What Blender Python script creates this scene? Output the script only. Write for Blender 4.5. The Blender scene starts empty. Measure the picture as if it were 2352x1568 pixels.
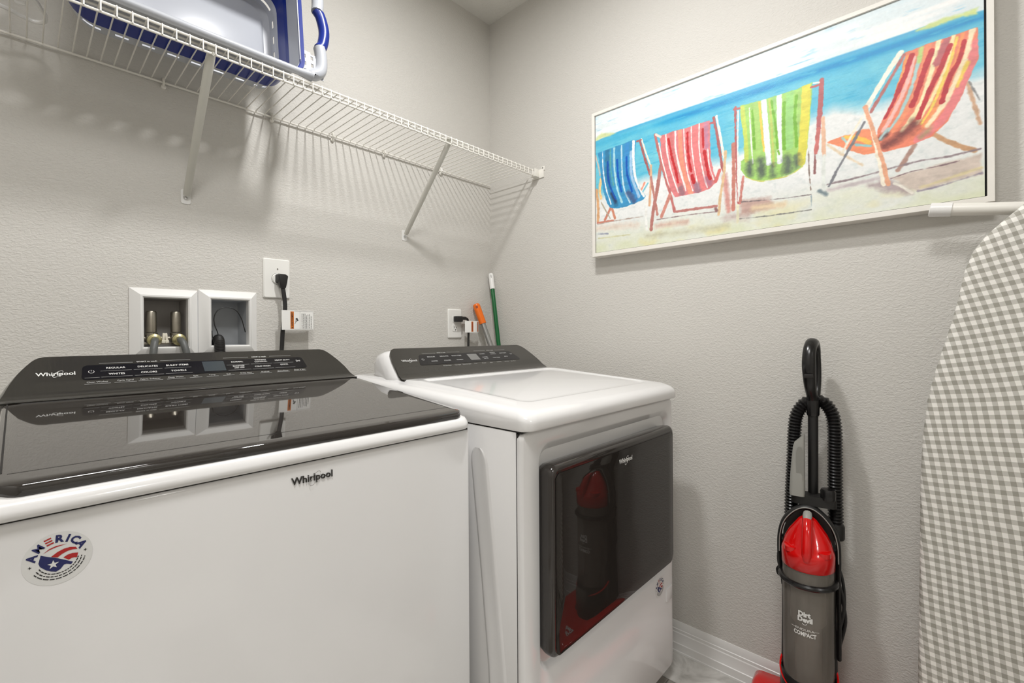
import bpy, bmesh, math, json
import numpy as np
from mathutils import Vector, Matrix

# ---------------------------------------------------------------- camera, world, lights, exposure
scene = bpy.context.scene
COL = scene.collection
FZ = 0.03                                   # floor level

cam_data = bpy.data.cameras.new('camera')
cam = bpy.data.objects.new('camera', cam_data)
COL.objects.link(cam)
_f = Vector((0.72903, 0.68448, -0.0010086)); _r = Vector((0.684465, -0.729021, -0.006007)); _u = Vector((0.004847, -0.003689, 0.999981))
cam.matrix_world = Matrix(((_r.x, _u.x, -_f.x, -1.54759), (_r.y, _u.y, -_f.y, -1.59045), (_r.z, _u.z, -_f.z, 1.11978), (0, 0, 0, 1)))
cam_data.sensor_width = 36.0
cam_data.lens = 16.2288
cam_data.shift_y = -0.00691
cam_data.clip_start = 0.02
scene.camera = cam

world = bpy.data.worlds.new('world')
scene.world = world
world.use_nodes = True
world.node_tree.nodes['Background'].inputs[0].default_value = (0.8, 0.85, 1.0, 1)
world.node_tree.nodes['Background'].inputs[1].default_value = 0.3

vs = scene.view_settings
vs.view_transform = 'Standard'
vs.look = 'None'
vs.gamma = 1.0
vs.use_curve_mapping = False
vs.exposure = 0.08

def disc_light(name, loc, size, power, size_y=None, col=(1.0, 0.992, 0.985)):
    l = bpy.data.lights.new(name, 'AREA'); l.shape = 'ELLIPSE'; l.size = size; l.size_y = size_y or size; l.energy = power; l.color = col
    o = bpy.data.objects.new(name, l); o.location = loc; COL.objects.link(o)
    return o
LAMP_A = (-0.87, -0.90, 2.588)
FILL_LAMP_B = (-1.50, -1.55, 2.588)
disc_light('ceiling_or_fill_lamp', (LAMP_A[0], LAMP_A[1], 2.572), 0.10, 17.5, 0.16)
disc_light('ceiling_or_fill_lamp', (FILL_LAMP_B[0], FILL_LAMP_B[1], 2.560), 0.44, 14.5)  # unseen lamp added above the viewer as soft fill
disc_light('hall_fill_light', (-1.35, -3.55, 2.52), 0.35, 28)  # added lamp, sends low fill through the doorway

# ---------------------------------------------------------------- helpers
def s2l(c):
    c = c / 255.0
    return c / 12.92 if c <= 0.04045 else ((c + 0.055) / 1.055) ** 2.4
def lin(rgb): return (s2l(rgb[0]), s2l(rgb[1]), s2l(rgb[2]), 1.0)

def mat(name, rgb, rough=0.5, metal=0.0, spec=0.5, coat=0.0, var=0.03, vscale=12.0, bump=0.0, bscale=200.0, stretch=(1, 1, 1), alpha=1.0, trans=0.0, ior=1.5, emit=0.0):
    m = bpy.data.materials.new(name); m.use_nodes = True
    nt = m.node_tree; N = nt.nodes; L = nt.links
    b = N['Principled BSDF']
    c = lin(rgb)
    tc = N.new('ShaderNodeTexCoord'); mp = N.new('ShaderNodeMapping'); mp.inputs['Scale'].default_value = stretch
    L.new(tc.outputs['Object'], mp.inputs['Vector'])
    nz = N.new('ShaderNodeTexNoise'); nz.inputs['Scale'].default_value = vscale; nz.inputs['Detail'].default_value = 3
    L.new(mp.outputs[0], nz.inputs['Vector'])
    mx = N.new('ShaderNodeMix'); mx.data_type = 'RGBA'
    mx.inputs['A'].default_value = tuple(v * (1 - var) for v in c[:3]) + (1,)
    mx.inputs['B'].default_value = tuple(min(1, v * (1 + var)) for v in c[:3]) + (1,)
    L.new(nz.outputs['Fac'], mx.inputs['Factor']); L.new(mx.outputs['Result'], b.inputs['Base Color'])
    b.inputs['Roughness'].default_value = rough; b.inputs['Metallic'].default_value = metal
    b.inputs['Specular IOR Level'].default_value = spec; b.inputs['IOR'].default_value = ior
    b.inputs['Coat Weight'].default_value = coat; b.inputs['Coat Roughness'].default_value = 0.04
    b.inputs['Alpha'].default_value = alpha; b.inputs['Transmission Weight'].default_value = trans
    if emit:
        b.inputs['Emission Color'].default_value = (1, 0.97, 0.92, 1); b.inputs['Emission Strength'].default_value = emit
    if bump:
        n2 = N.new('ShaderNodeTexNoise'); n2.inputs['Scale'].default_value = bscale; n2.inputs['Detail'].default_value = 3
        L.new(mp.outputs[0], n2.inputs['Vector'])
        bp = N.new('ShaderNodeBump'); bp.inputs['Strength'].default_value = 1.0; bp.inputs['Distance'].default_value = bump
        L.new(n2.outputs['Fac'], bp.inputs['Height']); L.new(bp.outputs[0], b.inputs['Normal'])
    return m

def wall_mat(name, rgb, dist=0.0012, sc=(120, 120, 190)):
    m = bpy.data.materials.new(name); m.use_nodes = True
    nt = m.node_tree; N = nt.nodes; L = nt.links; b = N['Principled BSDF']
    tc = N.new('ShaderNodeTexCoord'); mp = N.new('ShaderNodeMapping'); mp.inputs['Scale'].default_value = sc
    L.new(tc.outputs['Object'], mp.inputs['Vector'])
    n1 = N.new('ShaderNodeTexNoise'); n1.inputs['Scale'].default_value = 1.0; n1.inputs['Detail'].default_value = 2.5; n1.inputs['Distortion'].default_value = 0.8
    L.new(mp.outputs[0], n1.inputs['Vector'])
    r1 = N.new('ShaderNodeValToRGB'); r1.color_ramp.elements[0].position = 0.38; r1.color_ramp.elements[1].position = 0.66
    L.new(n1.outputs['Fac'], r1.inputs['Fac'])
    bp = N.new('ShaderNodeBump'); bp.inputs['Strength'].default_value = 0.5; bp.inputs['Distance'].default_value = dist
    L.new(r1.outputs['Color'], bp.inputs['Height']); L.new(bp.outputs[0], b.inputs['Normal'])
    n2 = N.new('ShaderNodeTexNoise'); n2.inputs['Scale'].default_value = 2.0; n2.inputs['Detail'].default_value = 4
    L.new(tc.outputs['Object'], n2.inputs['Vector'])
    c = lin(rgb); mx = N.new('ShaderNodeMix'); mx.data_type = 'RGBA'
    mx.inputs['A'].default_value = (c[0] * .97, c[1] * .97, c[2] * .965, 1); mx.inputs['B'].default_value = (c[0] * 1.03, c[1] * 1.03, c[2] * 1.03, 1)
    L.new(n2.outputs['Fac'], mx.inputs['Factor']); L.new(mx.outputs['Result'], b.inputs['Base Color'])
    b.inputs['Roughness'].default_value = 0.62; b.inputs['Specular IOR Level'].default_value = 0.35
    return m

class MB:
    def __init__(s): s.v = []; s.f = []
    def add(s, v, f):
        n = len(s.v); s.v += [tuple(p) for p in v]; s.f += [tuple(i + n for i in q) for q in f]; return s
    def xf(s, M):
        s.v = [tuple(M @ Vector(p)) for p in s.v]; return s
    def join(s, o): return s.add(o.v, o.f)
    # ---- shapes
    def box(s, x0, x1, y0, y1, z0, z1, r=0.0, seg=2):
        x0, x1 = min(x0, x1), max(x0, x1); y0, y1 = min(y0, y1), max(y0, y1); z0, z1 = min(z0, z1), max(z0, z1)
        bm = bmesh.new(); bmesh.ops.create_cube(bm, size=1.0)
        for v in bm.verts:
            v.co = Vector(((x0 + x1) / 2 + v.co.x * (x1 - x0), (y0 + y1) / 2 + v.co.y * (y1 - y0), (z0 + z1) / 2 + v.co.z * (z1 - z0)))
        if r > 0: bmesh.ops.bevel(bm, geom=bm.edges[:], offset=r, segments=seg, affect='EDGES', profile=0.5)
        bm.verts.index_update()
        s.add([v.co[:] for v in bm.verts], [[v.index for v in f.verts] for f in bm.faces]); bm.free(); return s
    def loft(s, loops, cap0=True, cap1=True, closed=True):
        n = len(loops[0]); V = [p for l in loops for p in l]; F = []
        m = n if closed else n - 1
        for i in range(len(loops) - 1):
            for j in range(m):
                k = (j + 1) % n
                F.append((i * n + j, i * n + k, (i + 1) * n + k, (i + 1) * n + j))
        if closed and cap0: F.append(tuple(reversed(range(n))))
        if closed and cap1: F.append(tuple((len(loops) - 1) * n + j for j in range(n)))
        return s.add(V, F)
    def tube(s, P, r, seg=10, closed=False, cap=True, flat=None, up=None):
        P = [Vector(p) for p in P]; n = len(P)
        R = r if isinstance(r, (list, tuple)) else [r] * n
        loops = []; prev = None
        for i in range(n):
            if closed: t = P[(i + 1) % n] - P[i - 1]
            elif i == 0: t = P[1] - P[0]
            elif i == n - 1: t = P[-1] - P[-2]
            else: t = (P[i + 1] - P[i]).normalized() + (P[i] - P[i - 1]).normalized()
            t.normalize()
            if prev is None:
                a = Vector(up) if up else (Vector((0, 0, 1)) if abs(t.z) < 0.9 else Vector((1, 0, 0)))
                u = (a - t * a.dot(t)).normalized()
            else:
                u = prev - t * prev.dot(t); u.normalize()
            prev = u; w = t.cross(u)
            fu, fw = (1, 1) if flat is None else flat
            loops.append([P[i] + u * (R[i] * fu * math.cos(2 * math.pi * k / seg)) + w * (R[i] * fw * math.sin(2 * math.pi * k / seg)) for k in range(seg)])
        if closed: loops.append(loops[0]); return s.loft(loops, False, False)
        return s.loft(loops, cap, cap)
    def lathe(s, prof, c=(0, 0, 0), seg=28, axis='z'):
        loops = []
        for r, h in prof:
            L_ = []
            for k in range(seg):
                a = 2 * math.pi * k / seg; x, y = r * math.cos(a), r * math.sin(a)
                q = (x, y, h) if axis == 'z' else ((x, -h, y) if axis == '-y' else (h, x, y))
                L_.append((c[0] + q[0], c[1] + q[1], c[2] + q[2]))
            loops.append(L_)
        return s.loft(loops)

def rr(x0, x1, y0, y1, r, n=5):
    """rounded rectangle, counter-clockwise, 4*(n+1) points"""
    P = []
    for cx, cy, a0 in ((x1 - r, y0 + r, -90), (x1 - r, y1 - r, 0), (x0 + r, y1 - r, 90), (x0 + r, y0 + r, 180)):
        for k in range(n + 1):
            a = math.radians(a0 + 90 * k / n); P.append((cx + r * math.cos(a), cy + r * math.sin(a)))
    return P

def bez(P, n=8):
    """catmull-rom through points"""
    P = [Vector(p) for p in P]; out = []
    Q = [P[0] * 2 - P[1]] + P + [P[-1] * 2 - P[-2]]
    for i in range(1, len(Q) - 2):
        for k in range(n):
            t = k / n; a, b, c, d = Q[i - 1:i + 3]
            out.append(0.5 * ((2 * b) + (-a + c) * t + (2 * a - 5 * b + 4 * c - d) * t * t + (-a + 3 * b - 3 * c + d) * t ** 3))
    out.append(P[-1]); return out

LOC = {}
def obj(name, mb, m, parent=None, ang=35, mesh=None):
    if mesh is None:
        mesh = bpy.data.meshes.new(name)
        off = LOC.get(parent, Vector((0, 0, 0))) if parent else Vector((0, 0, 0))
        mesh.from_pydata([(p[0] - off[0], p[1] - off[1], p[2] - off[2]) for p in mb.v], [], mb.f)
        bm = bmesh.new(); bm.from_mesh(mesh); bmesh.ops.recalc_face_normals(bm, faces=bm.faces[:]); bm.to_mesh(mesh); bm.free()
        mesh.update()
        if ang:
            mesh.shade_smooth(); mesh.set_sharp_from_angle(angle=math.radians(ang))
        mesh.materials.append(m)
    o = bpy.data.objects.new(name, mesh); COL.objects.link(o)
    if parent: o.parent = parent; LOC[o] = LOC.get(parent, Vector((0, 0, 0)))
    return o
def thing(name, label, cat, loc=(0, 0, 0), group=None, rotz=0.0, local=False):
    o = bpy.data.objects.new(name, None); o.empty_display_size = 0.05; COL.objects.link(o)
    o.location = loc; o.rotation_euler = (0, 0, rotz); o['label'] = label; o['category'] = cat
    if group: o['group'] = group
    LOC[o] = Vector((0, 0, 0)) if local else Vector(loc)
    return o
def struct(name, mb, m, ang=35):
    o = obj(name, mb, m, None, ang); o['kind'] = 'structure'; return o

# text -> flat mesh in 2D (x right, y up)
_txt_cache = {}
def text2d(s, size=1.0, bold=0.0, extrude=0.0):
    key = (s, bold, extrude)
    if key not in _txt_cache:
        cu = bpy.data.curves.new('t', 'FONT'); cu.body = s; cu.size = 1.0; cu.offset = bold; cu.extrude = extrude
        cu.resolution_u = 2; cu.align_x = 'CENTER'; cu.align_y = 'CENTER'
        o = bpy.data.objects.new('t', cu); COL.objects.link(o)
        dg = bpy.context.evaluated_depsgraph_get(); dg.update()
        me = bpy.data.meshes.new_from_object(o.evaluated_get(dg))
        V = [v.co[:] for v in me.vertices]; F = [tuple(p.vertices) for p in me.polygons]
        bpy.data.objects.remove(o); bpy.data.curves.remove(cu); bpy.data.meshes.remove(me)
        _txt_cache[key] = (V, F)
    V, F = _txt_cache[key]
    if V:
        cx = (min(v[0] for v in V) + max(v[0] for v in V)) / 2; cy = (min(v[1] for v in V) + max(v[1] for v in V)) / 2
    else: cx = cy = 0
    return [((v[0] - cx) * size, (v[1] - cy) * size, v[2] * size) for v in V], F
def text_w(s, bold=0.0):
    V, F = text2d(s, 1.0, bold); return max(v[0] for v in V) - min(v[0] for v in V)
def put(mb, VF, O, U, W, Nn, sx=1.0, sy=1.0, lift=0.0004):
    O, U, W, Nn = Vector(O), Vector(U).normalized(), Vector(W).normalized(), Vector(Nn).normalized()
    mb.add([O + U * v[0] * sx + W * v[1] * sy + Nn * (v[2] + lift) for v in VF[0]], VF[1]); return mb
def rect2d(x0, x1, y0, y1): return [(x0, y0, 0), (x1, y0, 0), (x1, y1, 0), (x0, y1, 0)], [(0, 1, 2, 3)]
def ring2d(cx, cy, rx, ry, w, a0=0, a1=360, n=40, rot=0.0):
    V = []; F = []
    for k in range(n + 1):
        a = math.radians(a0 + (a1 - a0) * k / n)
        for q in (0, 1):
            x = (rx + (q - .5) * w) * math.cos(a); y = (ry + (q - .5) * w) * math.sin(a)
            V.append((cx + x * math.cos(rot) - y * math.sin(rot), cy + x * math.sin(rot) + y * math.cos(rot), 0))
        if k: b = 2 * k; F.append((b - 2, b, b + 1, b - 1))
    return V, F
def poly2d(P): return [(p[0], p[1], 0) for p in P], [tuple(range(len(P)))]
def star2d(cx, cy, R, n=5, rin=0.4, rot=90):
    P = []
    for k in range(2 * n):
        a = math.radians(rot + 180 * k / n); q = R if k % 2 == 0 else R * rin; P.append((cx + q * math.cos(a), cy + q * math.sin(a)))
    V = [(cx, cy, 0)] + [(p[0], p[1], 0) for p in P]
    return V, [(0, 1 + k, 1 + (k + 1) % (2 * n)) for k in range(2 * n)]

# ---------------------------------------------------------------- materials
M_wall = wall_mat('greige_wall_paint', (208, 205, 199))
M_ceil = wall_mat('ceiling_paint', (222, 220, 214), 0.002, (60, 60, 60))
M_trim = mat('white_trim_paint', (226, 225, 222), 0.32)
M_white = mat('appliance_white_enamel', (226, 225, 224), 0.16, coat=0.4, var=0.01)
M_whitep = mat('white_plastic', (232, 231, 228), 0.3, var=0.02)
M_plate = mat('outlet_plastic', (236, 235, 230), 0.28, var=0.01)
M_wire = mat('white_vinyl_wire', (232, 229, 221), 0.3, var=0.02)
M_bracket = mat('white_painted_steel', (205, 203, 194), 0.3, var=0.03)
M_console = mat('dark_brushed_console', (60, 58, 54), 0.16, metal=0.25, coat=0.25, var=0.06, vscale=6, stretch=(30, 1, 1), bump=0.00012, bscale=9)
M_glass = mat('smoked_glass_lid', (44, 40, 37), 0.02, coat=0.55, var=0.02)
M_doorglass = mat('dark_door_glass', (40, 36, 33), 0.03, coat=0.0, var=0.02, ior=1.42)
M_doorrim = mat('grey_door_border', (50, 46, 43), 0.08, coat=0.2, var=0.02)
M_panelblk = mat('black_touch_panel', (24, 23, 26), 0.15, var=0.02)
M_disp = mat('grey_display_window', (66, 72, 76), 0.12, var=0.05)
M_dispd = mat('light_grey_display_window', (120, 120, 118), 0.15, var=0.05)
M_print = mat('white_print', (225, 225, 222), 0.5, var=0.01)
M_printg = mat('grey_print', (190, 190, 188), 0.5, var=0.01)
M_gap = mat('dark_gap', (30, 27, 25), 0.7)
M_chrome = mat('polished_chrome', (205, 205, 205), 0.12, metal=1.0, var=0.01)
M_badge = mat('dark_chrome_letters', (78, 76, 74), 0.22, metal=0.8, var=0.02)
M_blackp = mat('black_plastic', (22, 21, 21), 0.25, var=0.05)
M_blackm = mat('matte_black_rubber', (26, 25, 24), 0.5, var=0.05)
M_red = mat('glossy_red_plastic', (205, 12, 12), 0.14, coat=0.3, var=0.03)
M_greyt = mat('grey_plastic', (150, 149, 143), 0.4, var=0.02)
M_brass = mat('weathered_brass', (176, 168, 128), 0.35, metal=0.8, var=0.15, vscale=80)
M_nickel = mat('aged_nickel', (150, 144, 132), 0.32, metal=0.9, var=0.12, vscale=60)
M_hose = mat('grey_rubber_hose', (92, 94, 92), 0.45, var=0.15, vscale=90, bump=0.0004, bscale=300)
M_boxin = mat('grey_box_plastic', (178, 181, 184), 0.35, var=0.04)
M_orange = mat('orange_plastic', (235, 112, 22), 0.25, var=0.02)
M_green = mat('green_handle_paint', (18, 96, 50), 0.22, var=0.04)
M_alu = mat('brushed_aluminium', (172, 173, 172), 0.3, metal=0.9, var=0.04)
M_label = mat('white_paper_label', (235, 234, 230), 0.5, var=0.01)
M_orangep = mat('orange_print', (205, 112, 30), 0.5, var=0.02)
M_blackprint = mat('black_print', (40, 38, 38), 0.5, var=0.02)
M_navy = mat('navy_print', (28, 34, 92), 0.4, var=0.02)
M_redprint = mat('red_print', (176, 30, 30), 0.4, var=0.02)
M_sticker = mat('clear_grey_sticker', (222, 222, 220), 0.15, var=0.01)
M_blue = mat('royal_blue_rubber', (14, 40, 128), 0.32, var=0.05)
M_basket = mat('glossy_white_basket_plastic', (178, 181, 187), 0.3, var=0.01)

# ---------------------------------------------------------------- structure
CZ = 2.60
XL, YF = -2.15, -2.75
HX0, HX1, HZ0, HZ1 = -1.335, -1.050, 1.078, 1.237          # opening for the washer outlet boxes
w = MB()
w.box(XL - .1, HX0, 0, .12, FZ - .1, CZ + .1); w.box(HX1, .12, 0, .12, FZ - .1, CZ + .1)
w.box(HX0, HX1, 0, .12, HZ1, CZ + .1); w.box(HX0, HX1, 0, .12, FZ - .1, HZ0)
struct('wall_back', w, M_wall, 0)
struct('wall_right', MB().box(0, .12, YF - .1, 0, FZ - .1, CZ + .1), M_wall, 0)
struct('wall_left', MB().box(XL - .1, XL, YF - .1, 0, FZ - .1, CZ + .1), M_wall, 0)
dx0, dx1, dzt = -1.85, -.95, 2.08      # unseen doorway added behind the viewer to let hall fill light in
struct('wall_front', MB().box(XL, dx0, YF - .1, YF, FZ - .1, CZ + .1).box(dx1, 0, YF - .1, YF, FZ - .1, CZ + .1).box(dx0, dx1, YF - .1, YF, dzt, CZ + .1), M_wall, 0)
tm_ = MB()
for a, b_, z0, z1 in ((dx0 - .07, dx0, FZ, dzt + .07), (dx1, dx1 + .07, FZ, dzt + .07), (dx0, dx1, dzt, dzt + .07)): tm_.box(a, b_, YF, YF + .014, z0, z1, .003)
struct('trim_1', tm_, M_trim)
HY = -4.4
struct('wall_added_hall', MB().box(XL - .4, XL - .3, HY, YF - .1, FZ - .1, CZ + .1).box(0, .1, HY, YF - .1, FZ - .1, CZ + .1).box(XL - .4, .1, HY - .1, HY, FZ - .1, CZ + .1).box(XL - .4, XL, YF - .1, YF, FZ - .1, CZ + .1).box(XL - .4, .1, HY, YF, CZ, CZ + .1).box(XL - .4, .1, HY, YF - .1, FZ - .1, FZ), M_wall, 0)  # unseen hall added to hold the fill lamp
struct('ceiling', MB().box(XL - .1, .12, YF - .1, .12, CZ, CZ + .1), M_ceil, 0)

M_grout = mat('grey_grout', (140, 136, 128), 0.8, bump=0.0005, bscale=400)
def tile_mat(name, a, b, c):
    m = bpy.data.materials.new(name); m.use_nodes = True; nt = m.node_tree; N = nt.nodes; L = nt.links; p = N['Principled BSDF']
    tc = N.new('ShaderNodeTexCoord'); oi = N.new('ShaderNodeObjectInfo')
    ad = N.new('ShaderNodeVectorMath'); ad.operation = 'MULTIPLY_ADD'; ad.inputs[1].default_value = (1, 1, 1)
    L.new(tc.outputs['Object'], ad.inputs[0]); L.new(oi.outputs['Location'], ad.inputs[2])
    n = N.new('ShaderNodeTexNoise'); n.inputs['Scale'].default_value = 9; n.inputs['Detail'].default_value = 6; n.inputs['Distortion'].default_value = 1.2
    L.new(ad.outputs[0], n.inputs['Vector'])
    r = N.new('ShaderNodeValToRGB'); e = r.color_ramp.elements; e[0].position = .3; e[0].color = lin(a); e[1].position = .52; e[1].color = lin(b)
    x = e.new(.7); x.color = lin(c)
    L.new(n.outputs['Fac'], r.inputs['Fac']); L.new(r.outputs[0], p.inputs['Base Color']); p.inputs['Roughness'].default_value = .35
    return m
M_tile = tile_mat('marbled_grey_tile', (150, 147, 141), (206, 204, 199), (226, 224, 220))
M_tiled = tile_mat('darker_grey_tile', (120, 113, 104), (150, 145, 137), (172, 168, 160))
fl = struct('floor', MB().box(XL - .1, .12, YF - .1, .12, FZ - .1, FZ - .003), M_grout, 0)
tme = None; tme2 = None
tw, tl = 0.30, 0.60
ix = 0; x1 = -0.1535 + tw
col_i = 0
while x1 > XL:
    y1 = 0.0 + (0.25 if col_i % 2 else 0.0); 
    while y1 > YF:
        xa, xb = max(x1 - tw + .0015, XL), min(x1 - .0015, 0); ya, yb = max(y1 - tl + .0015, YF), min(y1 - .0015, 0)
        if yb - ya > .02 and xb - xa > .02:
            mm = M_tiled if (col_i % 3 == 1) else M_tile
            t = obj('tile', MB().box((xa - xb) / 2, (xb - xa) / 2, (ya - yb) / 2, (yb - ya) / 2, -.004, 0, .0012, 1), mm, fl)
            t.location = ((xa + xb) / 2, (ya + yb) / 2, FZ)
        y1 -= tl
    x1 -= tw; col_i += 1

def baseboard(name, P, Q, inward):
    """profile swept from P to Q; inward = unit vector into the room"""
    prof = [(0, .0), (.017, .0), (.017, .038), (.0145, .040), (.0145, .052), (.011, .060), (.009, .066), (.0085, .074), (.0065, .078), (.0065, .086), (.003, .098), (0, .099)]
    prof = [(0, 0), (.020, 0), (.020, .006), (.017, .007), (.017, .030), (.0145, .032), (.0115, .046), (.0105, .062), (.0085, .065), (.0085, .0735), (.0065, .075), (.0055, .088), (.002, .098), (0, .098)]
    loops = [[(E[0] + inward[0] * t, E[1] + inward[1] * t, FZ + z) for t, z in prof] for E in (P, Q)]
    struct(name, MB().loft(loops), M_trim, 25)
baseboard('baseboard_right', (0, 0, 0), (0, YF, 0), (-1, 0))
baseboard('baseboard_back', (XL, 0, 0), (-.02, 0, 0), (0, -1))
baseboard('baseboard_left', (XL, 0, 0), (XL, YF, 0), (1, 0))
baseboard('baseboard_front', (dx1 + .07, YF, 0), (0, YF, 0), (0, 1))

# ceiling lamps (out of view; all but the first are added fill): shallow round LED discs
M_lens = mat('glowing_lamp_lens', (255, 250, 240), 0.4, emit=2.5)
def ceiling_lamp(P, R, label, sx=1.0):
    t = thing('ceiling_or_fill_light', label, 'ceiling light', (P[0], P[1], CZ))
    def e_(r, h): return [(P[0] + r * sx * math.cos(a), P[1] + r * math.sin(a), CZ + h) for a in np.linspace(0, 2 * math.pi, 41)[:-1]]
    obj('trim_ring', MB().loft([e_(R, 0), e_(R + .025, 0), e_(R + .024, -.012), e_(R + .008, -.026), e_(R, -.026), e_(R, 0)], False, False), M_trim, t)
    obj('lens', MB().loft([e_(0.001, -.004), e_(R - .001, -.004), e_(R - .001, -.012), e_(.001, -.014)]), M_lens, t)
ceiling_lamp(LAMP_A, .105, 'small oval white ceiling light above the front of the washer and dryer', .58)
ceiling_lamp(FILL_LAMP_B, .225, 'large round white ceiling light added above the viewer as unseen fill')
ceiling_lamp((-1.35, -3.55, CZ), .18, 'round white ceiling light added as fill in the unseen hall')

# ---------------------------------------------------------------- the word mark used on both machines
def wordmark(mb_text, mb_ring, O, U, W, Nn, width, hs=1.0, bold=0.02, ext=0.0, lift=.0004, ringw=.05):
    k = width / text_w('Whirlpool', bold)
    V, F = text2d('Whirlpool', 1.0, bold, ext)
    put(mb_text, (V, F), O, U, W, Nn, k, k * hs, lift)
    for a0, a1, ww in ((-20, 230, ringw), (235, 335, ringw * .55)):
        V, F = ring2d(.22, -.0, .80, .33, ww, a0, a1, 36, math.radians(52))
        put(mb_ring, (V, F), O, U, W, Nn, k, k * hs, lift + .0008 + ext)

# ---------------------------------------------------------------- control console (both machines)
def console(parent, cx, yz0, yz1, HW, zf_back, white_housing, scale, disp_mat, panel_slant, prints_mat, line_mat):
    P0 = Vector((cx, yz0[0], yz0[1])); P1 = Vector((cx, yz1[0], yz1[1])); T = P1 - P0; Lt = T.length; T.normalize()
    Nn = Vector((1, 0, 0)).cross(T)          # faces the room and up
    if Nn.y > 0: Nn = -Nn
    def hw(t): return float(np.interp(t, [a for a, b in HW], [b for a, b in HW]))
    ts = [-.10, -.05, 0, .06, .13, .2, .3, .4, .5, .6, .7, .78, .85, .9, .94, .97, .99, 1.0]
    def sag(t): return 0.0028 * max(0, 1 - abs(t - .16) / .16) if t > 0 else 0
    def row(t, off, shrink=0.0):
        c = P0 + T * (max(t, 0) * Lt) - Nn * (sag(t) - off)
        if t < 0: c = P0 + Vector((0, t * Lt * 1.0, t * Lt * .09)) + Nn * off
        h = hw(max(t, 0)) - shrink
        return [(cx - h + 2 * h * k / 8, c.y, c.z) for k in range(9)]
    front = [row(t, 0) for t in ts]; back = [row(t, -.005) for t in ts]
    loops = [f_ + list(reversed(b_)) for f_, b_ in zip(front, back)]
    obj('console_face', MB().loft(loops), M_console, parent, 40)
    # housing behind
    def outline(sh, yoff, zsc):
        o = []
        for t in ts[3:]:
            c = P0 + T * (t * Lt) - Nn * .006; o.append((hw(t) - sh, c))
        right = [(cx + h, c.y + yoff, P0.z - .02 + (c.z - P0.z + .02) * zsc) for h, c in o]
        left = [(cx - h, y, z) for (h, c), (_, y, z) in zip(reversed(o), reversed(right))]
        return [(cx + o[0][0], o[0][1].y + yoff, P0.z - .06)] + right + left + [(cx - o[0][0], o[0][1].y + yoff, P0.z - .06)]
    obj('console_housing', MB().loft([outline(.010, 0, .97), outline(.002, .008, .985), outline(-.004, .03, .96), outline(-.006, .06, .88), outline(.0, .085, .62), outline(.006, .095, .2)]), M_white if white_housing else M_console, parent, 50)
    def at(dx, t): return P0 + Vector((dx * scale, 0, 0)) + T * (t * Lt)
    U = Vector((1, 0, 0)); k = scale
    # black touch strip with rounded ends
    x0, x1, t0, t1 = -.2245, .218, .385, .742
    pan = []
    for (a, b) in rr(0, 1, 0, 1, .13, 4): pan.append((a, b))
    V = []
    for (a, b) in pan:
        tt = t0 + (t1 - t0) * b
        xx = x0 + (x1 - x0) * a
        rxy = (.010 / (x1 - x0))
        V.append(None)
    hgt = (t1 - t0) * Lt / k
    P2 = rr(x0, x1, 0, hgt, .008, 4)
    slant = lambda x, y: x + panel_slant * (.5 - y / hgt) * (1 if x > 0 else -1)
    V = [(slant(x, y), y, 0) for x, y in P2]; V2 = [(v[0], v[1], .0008) for v in V]
    pb = MB(); pb.loft([[tuple(at(v[0], t0) + T * (v[1] * k) + Nn * v[2]) for v in V], [tuple(at(v[0], t0) + T * (v[1] * k) + Nn * .0008) for v in V2]])
    pn = obj('touch_panel', pb, M_panelblk, parent)
    d = MB(); put(d, rect2d(-.0220 * k, .0225 * k, -.0160 * k, .0175 * k), at(0.0 if panel_slant == 0 else .006, .566), U, T, Nn, 1, 1, .0012)
    obj('display', d, disp_mat, parent, 0)
    tx = MB(); ln = MB(); sm = MB(); words = []
    def T_(s, dx, t, h, mb=tx, bold=.012, lift=.0013):
        V, F = text2d(s, 1.0, bold)
        m_ = mb
        if not white_housing:
            m_ = MB(); words.append((m_, mb is sm))
        put(m_, (V, F), at(dx, t), U, T, Nn, h * k, h * k * .95, lift)
    cols = [-.1715, -.1180, -.0645]; colr = [.0575, .1110, .1640]
    for dx, s in zip(cols, ('REGULAR', 'DELICATES', 'BULKY ITEMS')): T_(s, dx, .652, .0072)
    for dx, s in zip(cols, ('WHITES', 'COLORS', 'TOWELS')): T_(s, dx, .497, .0072)
    T_('NORMAL', colr[0], .668, .0064); T_('WRINKLE', colr[1], .700, .0062); T_('CONTROL', colr[1], .645, .0062); T_('HEAVY DUTY', colr[2], .664, .0062)
    T_('SANITIZE', colr[0], .540, .0062); T_('with OXI', colr[0], .488, .0058); T_('COLD WASH', colr[1], .499, .0062); T_('QUICK', colr[2], .520, .0062)
    # power symbol, start/pause symbol
    put(tx, ring2d(0, 0, .0042 * k, .0042 * k, .0008 * k, 125, 415, 24), at(-.2105, .573), U, T, Nn, 1, 1, .0013)
    put(tx, rect2d(-.0004 * k, .0004 * k, .001 * k, .0052 * k), at(-.2105, .573), U, T, Nn, 1, 1, .0013)
    for a, b, c2, d2 in ((-.004, -.0035, -.004, .0035), (-.004, .0035, .0015, 0), (.0015, 0, -.004, -.0035)):
        q = Vector((c2 - a, d2 - b, 0)); n2 = Vector((-q.y, q.x, 0)).normalized() * .0004
        put(tx, ([((a - n2.x) * k, (b - n2.y) * k, 0), ((c2 - n2.x) * k, (d2 - n2.y) * k, 0), ((c2 + n2.x) * k, (d2 + n2.y) * k, 0), ((a + n2.x) * k, (b + n2.y) * k, 0)], [(0, 1, 2, 3)]), at(.202, .615), U, T, Nn, 1, 1, .0013)
    for xx in (.0032, .0052): put(tx, rect2d((xx - .0004) * k, (xx + .0004) * k, -.0025 * k, .0025 * k), at(.202, .615), U, T, Nn, 1, 1, .0013)
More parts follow.
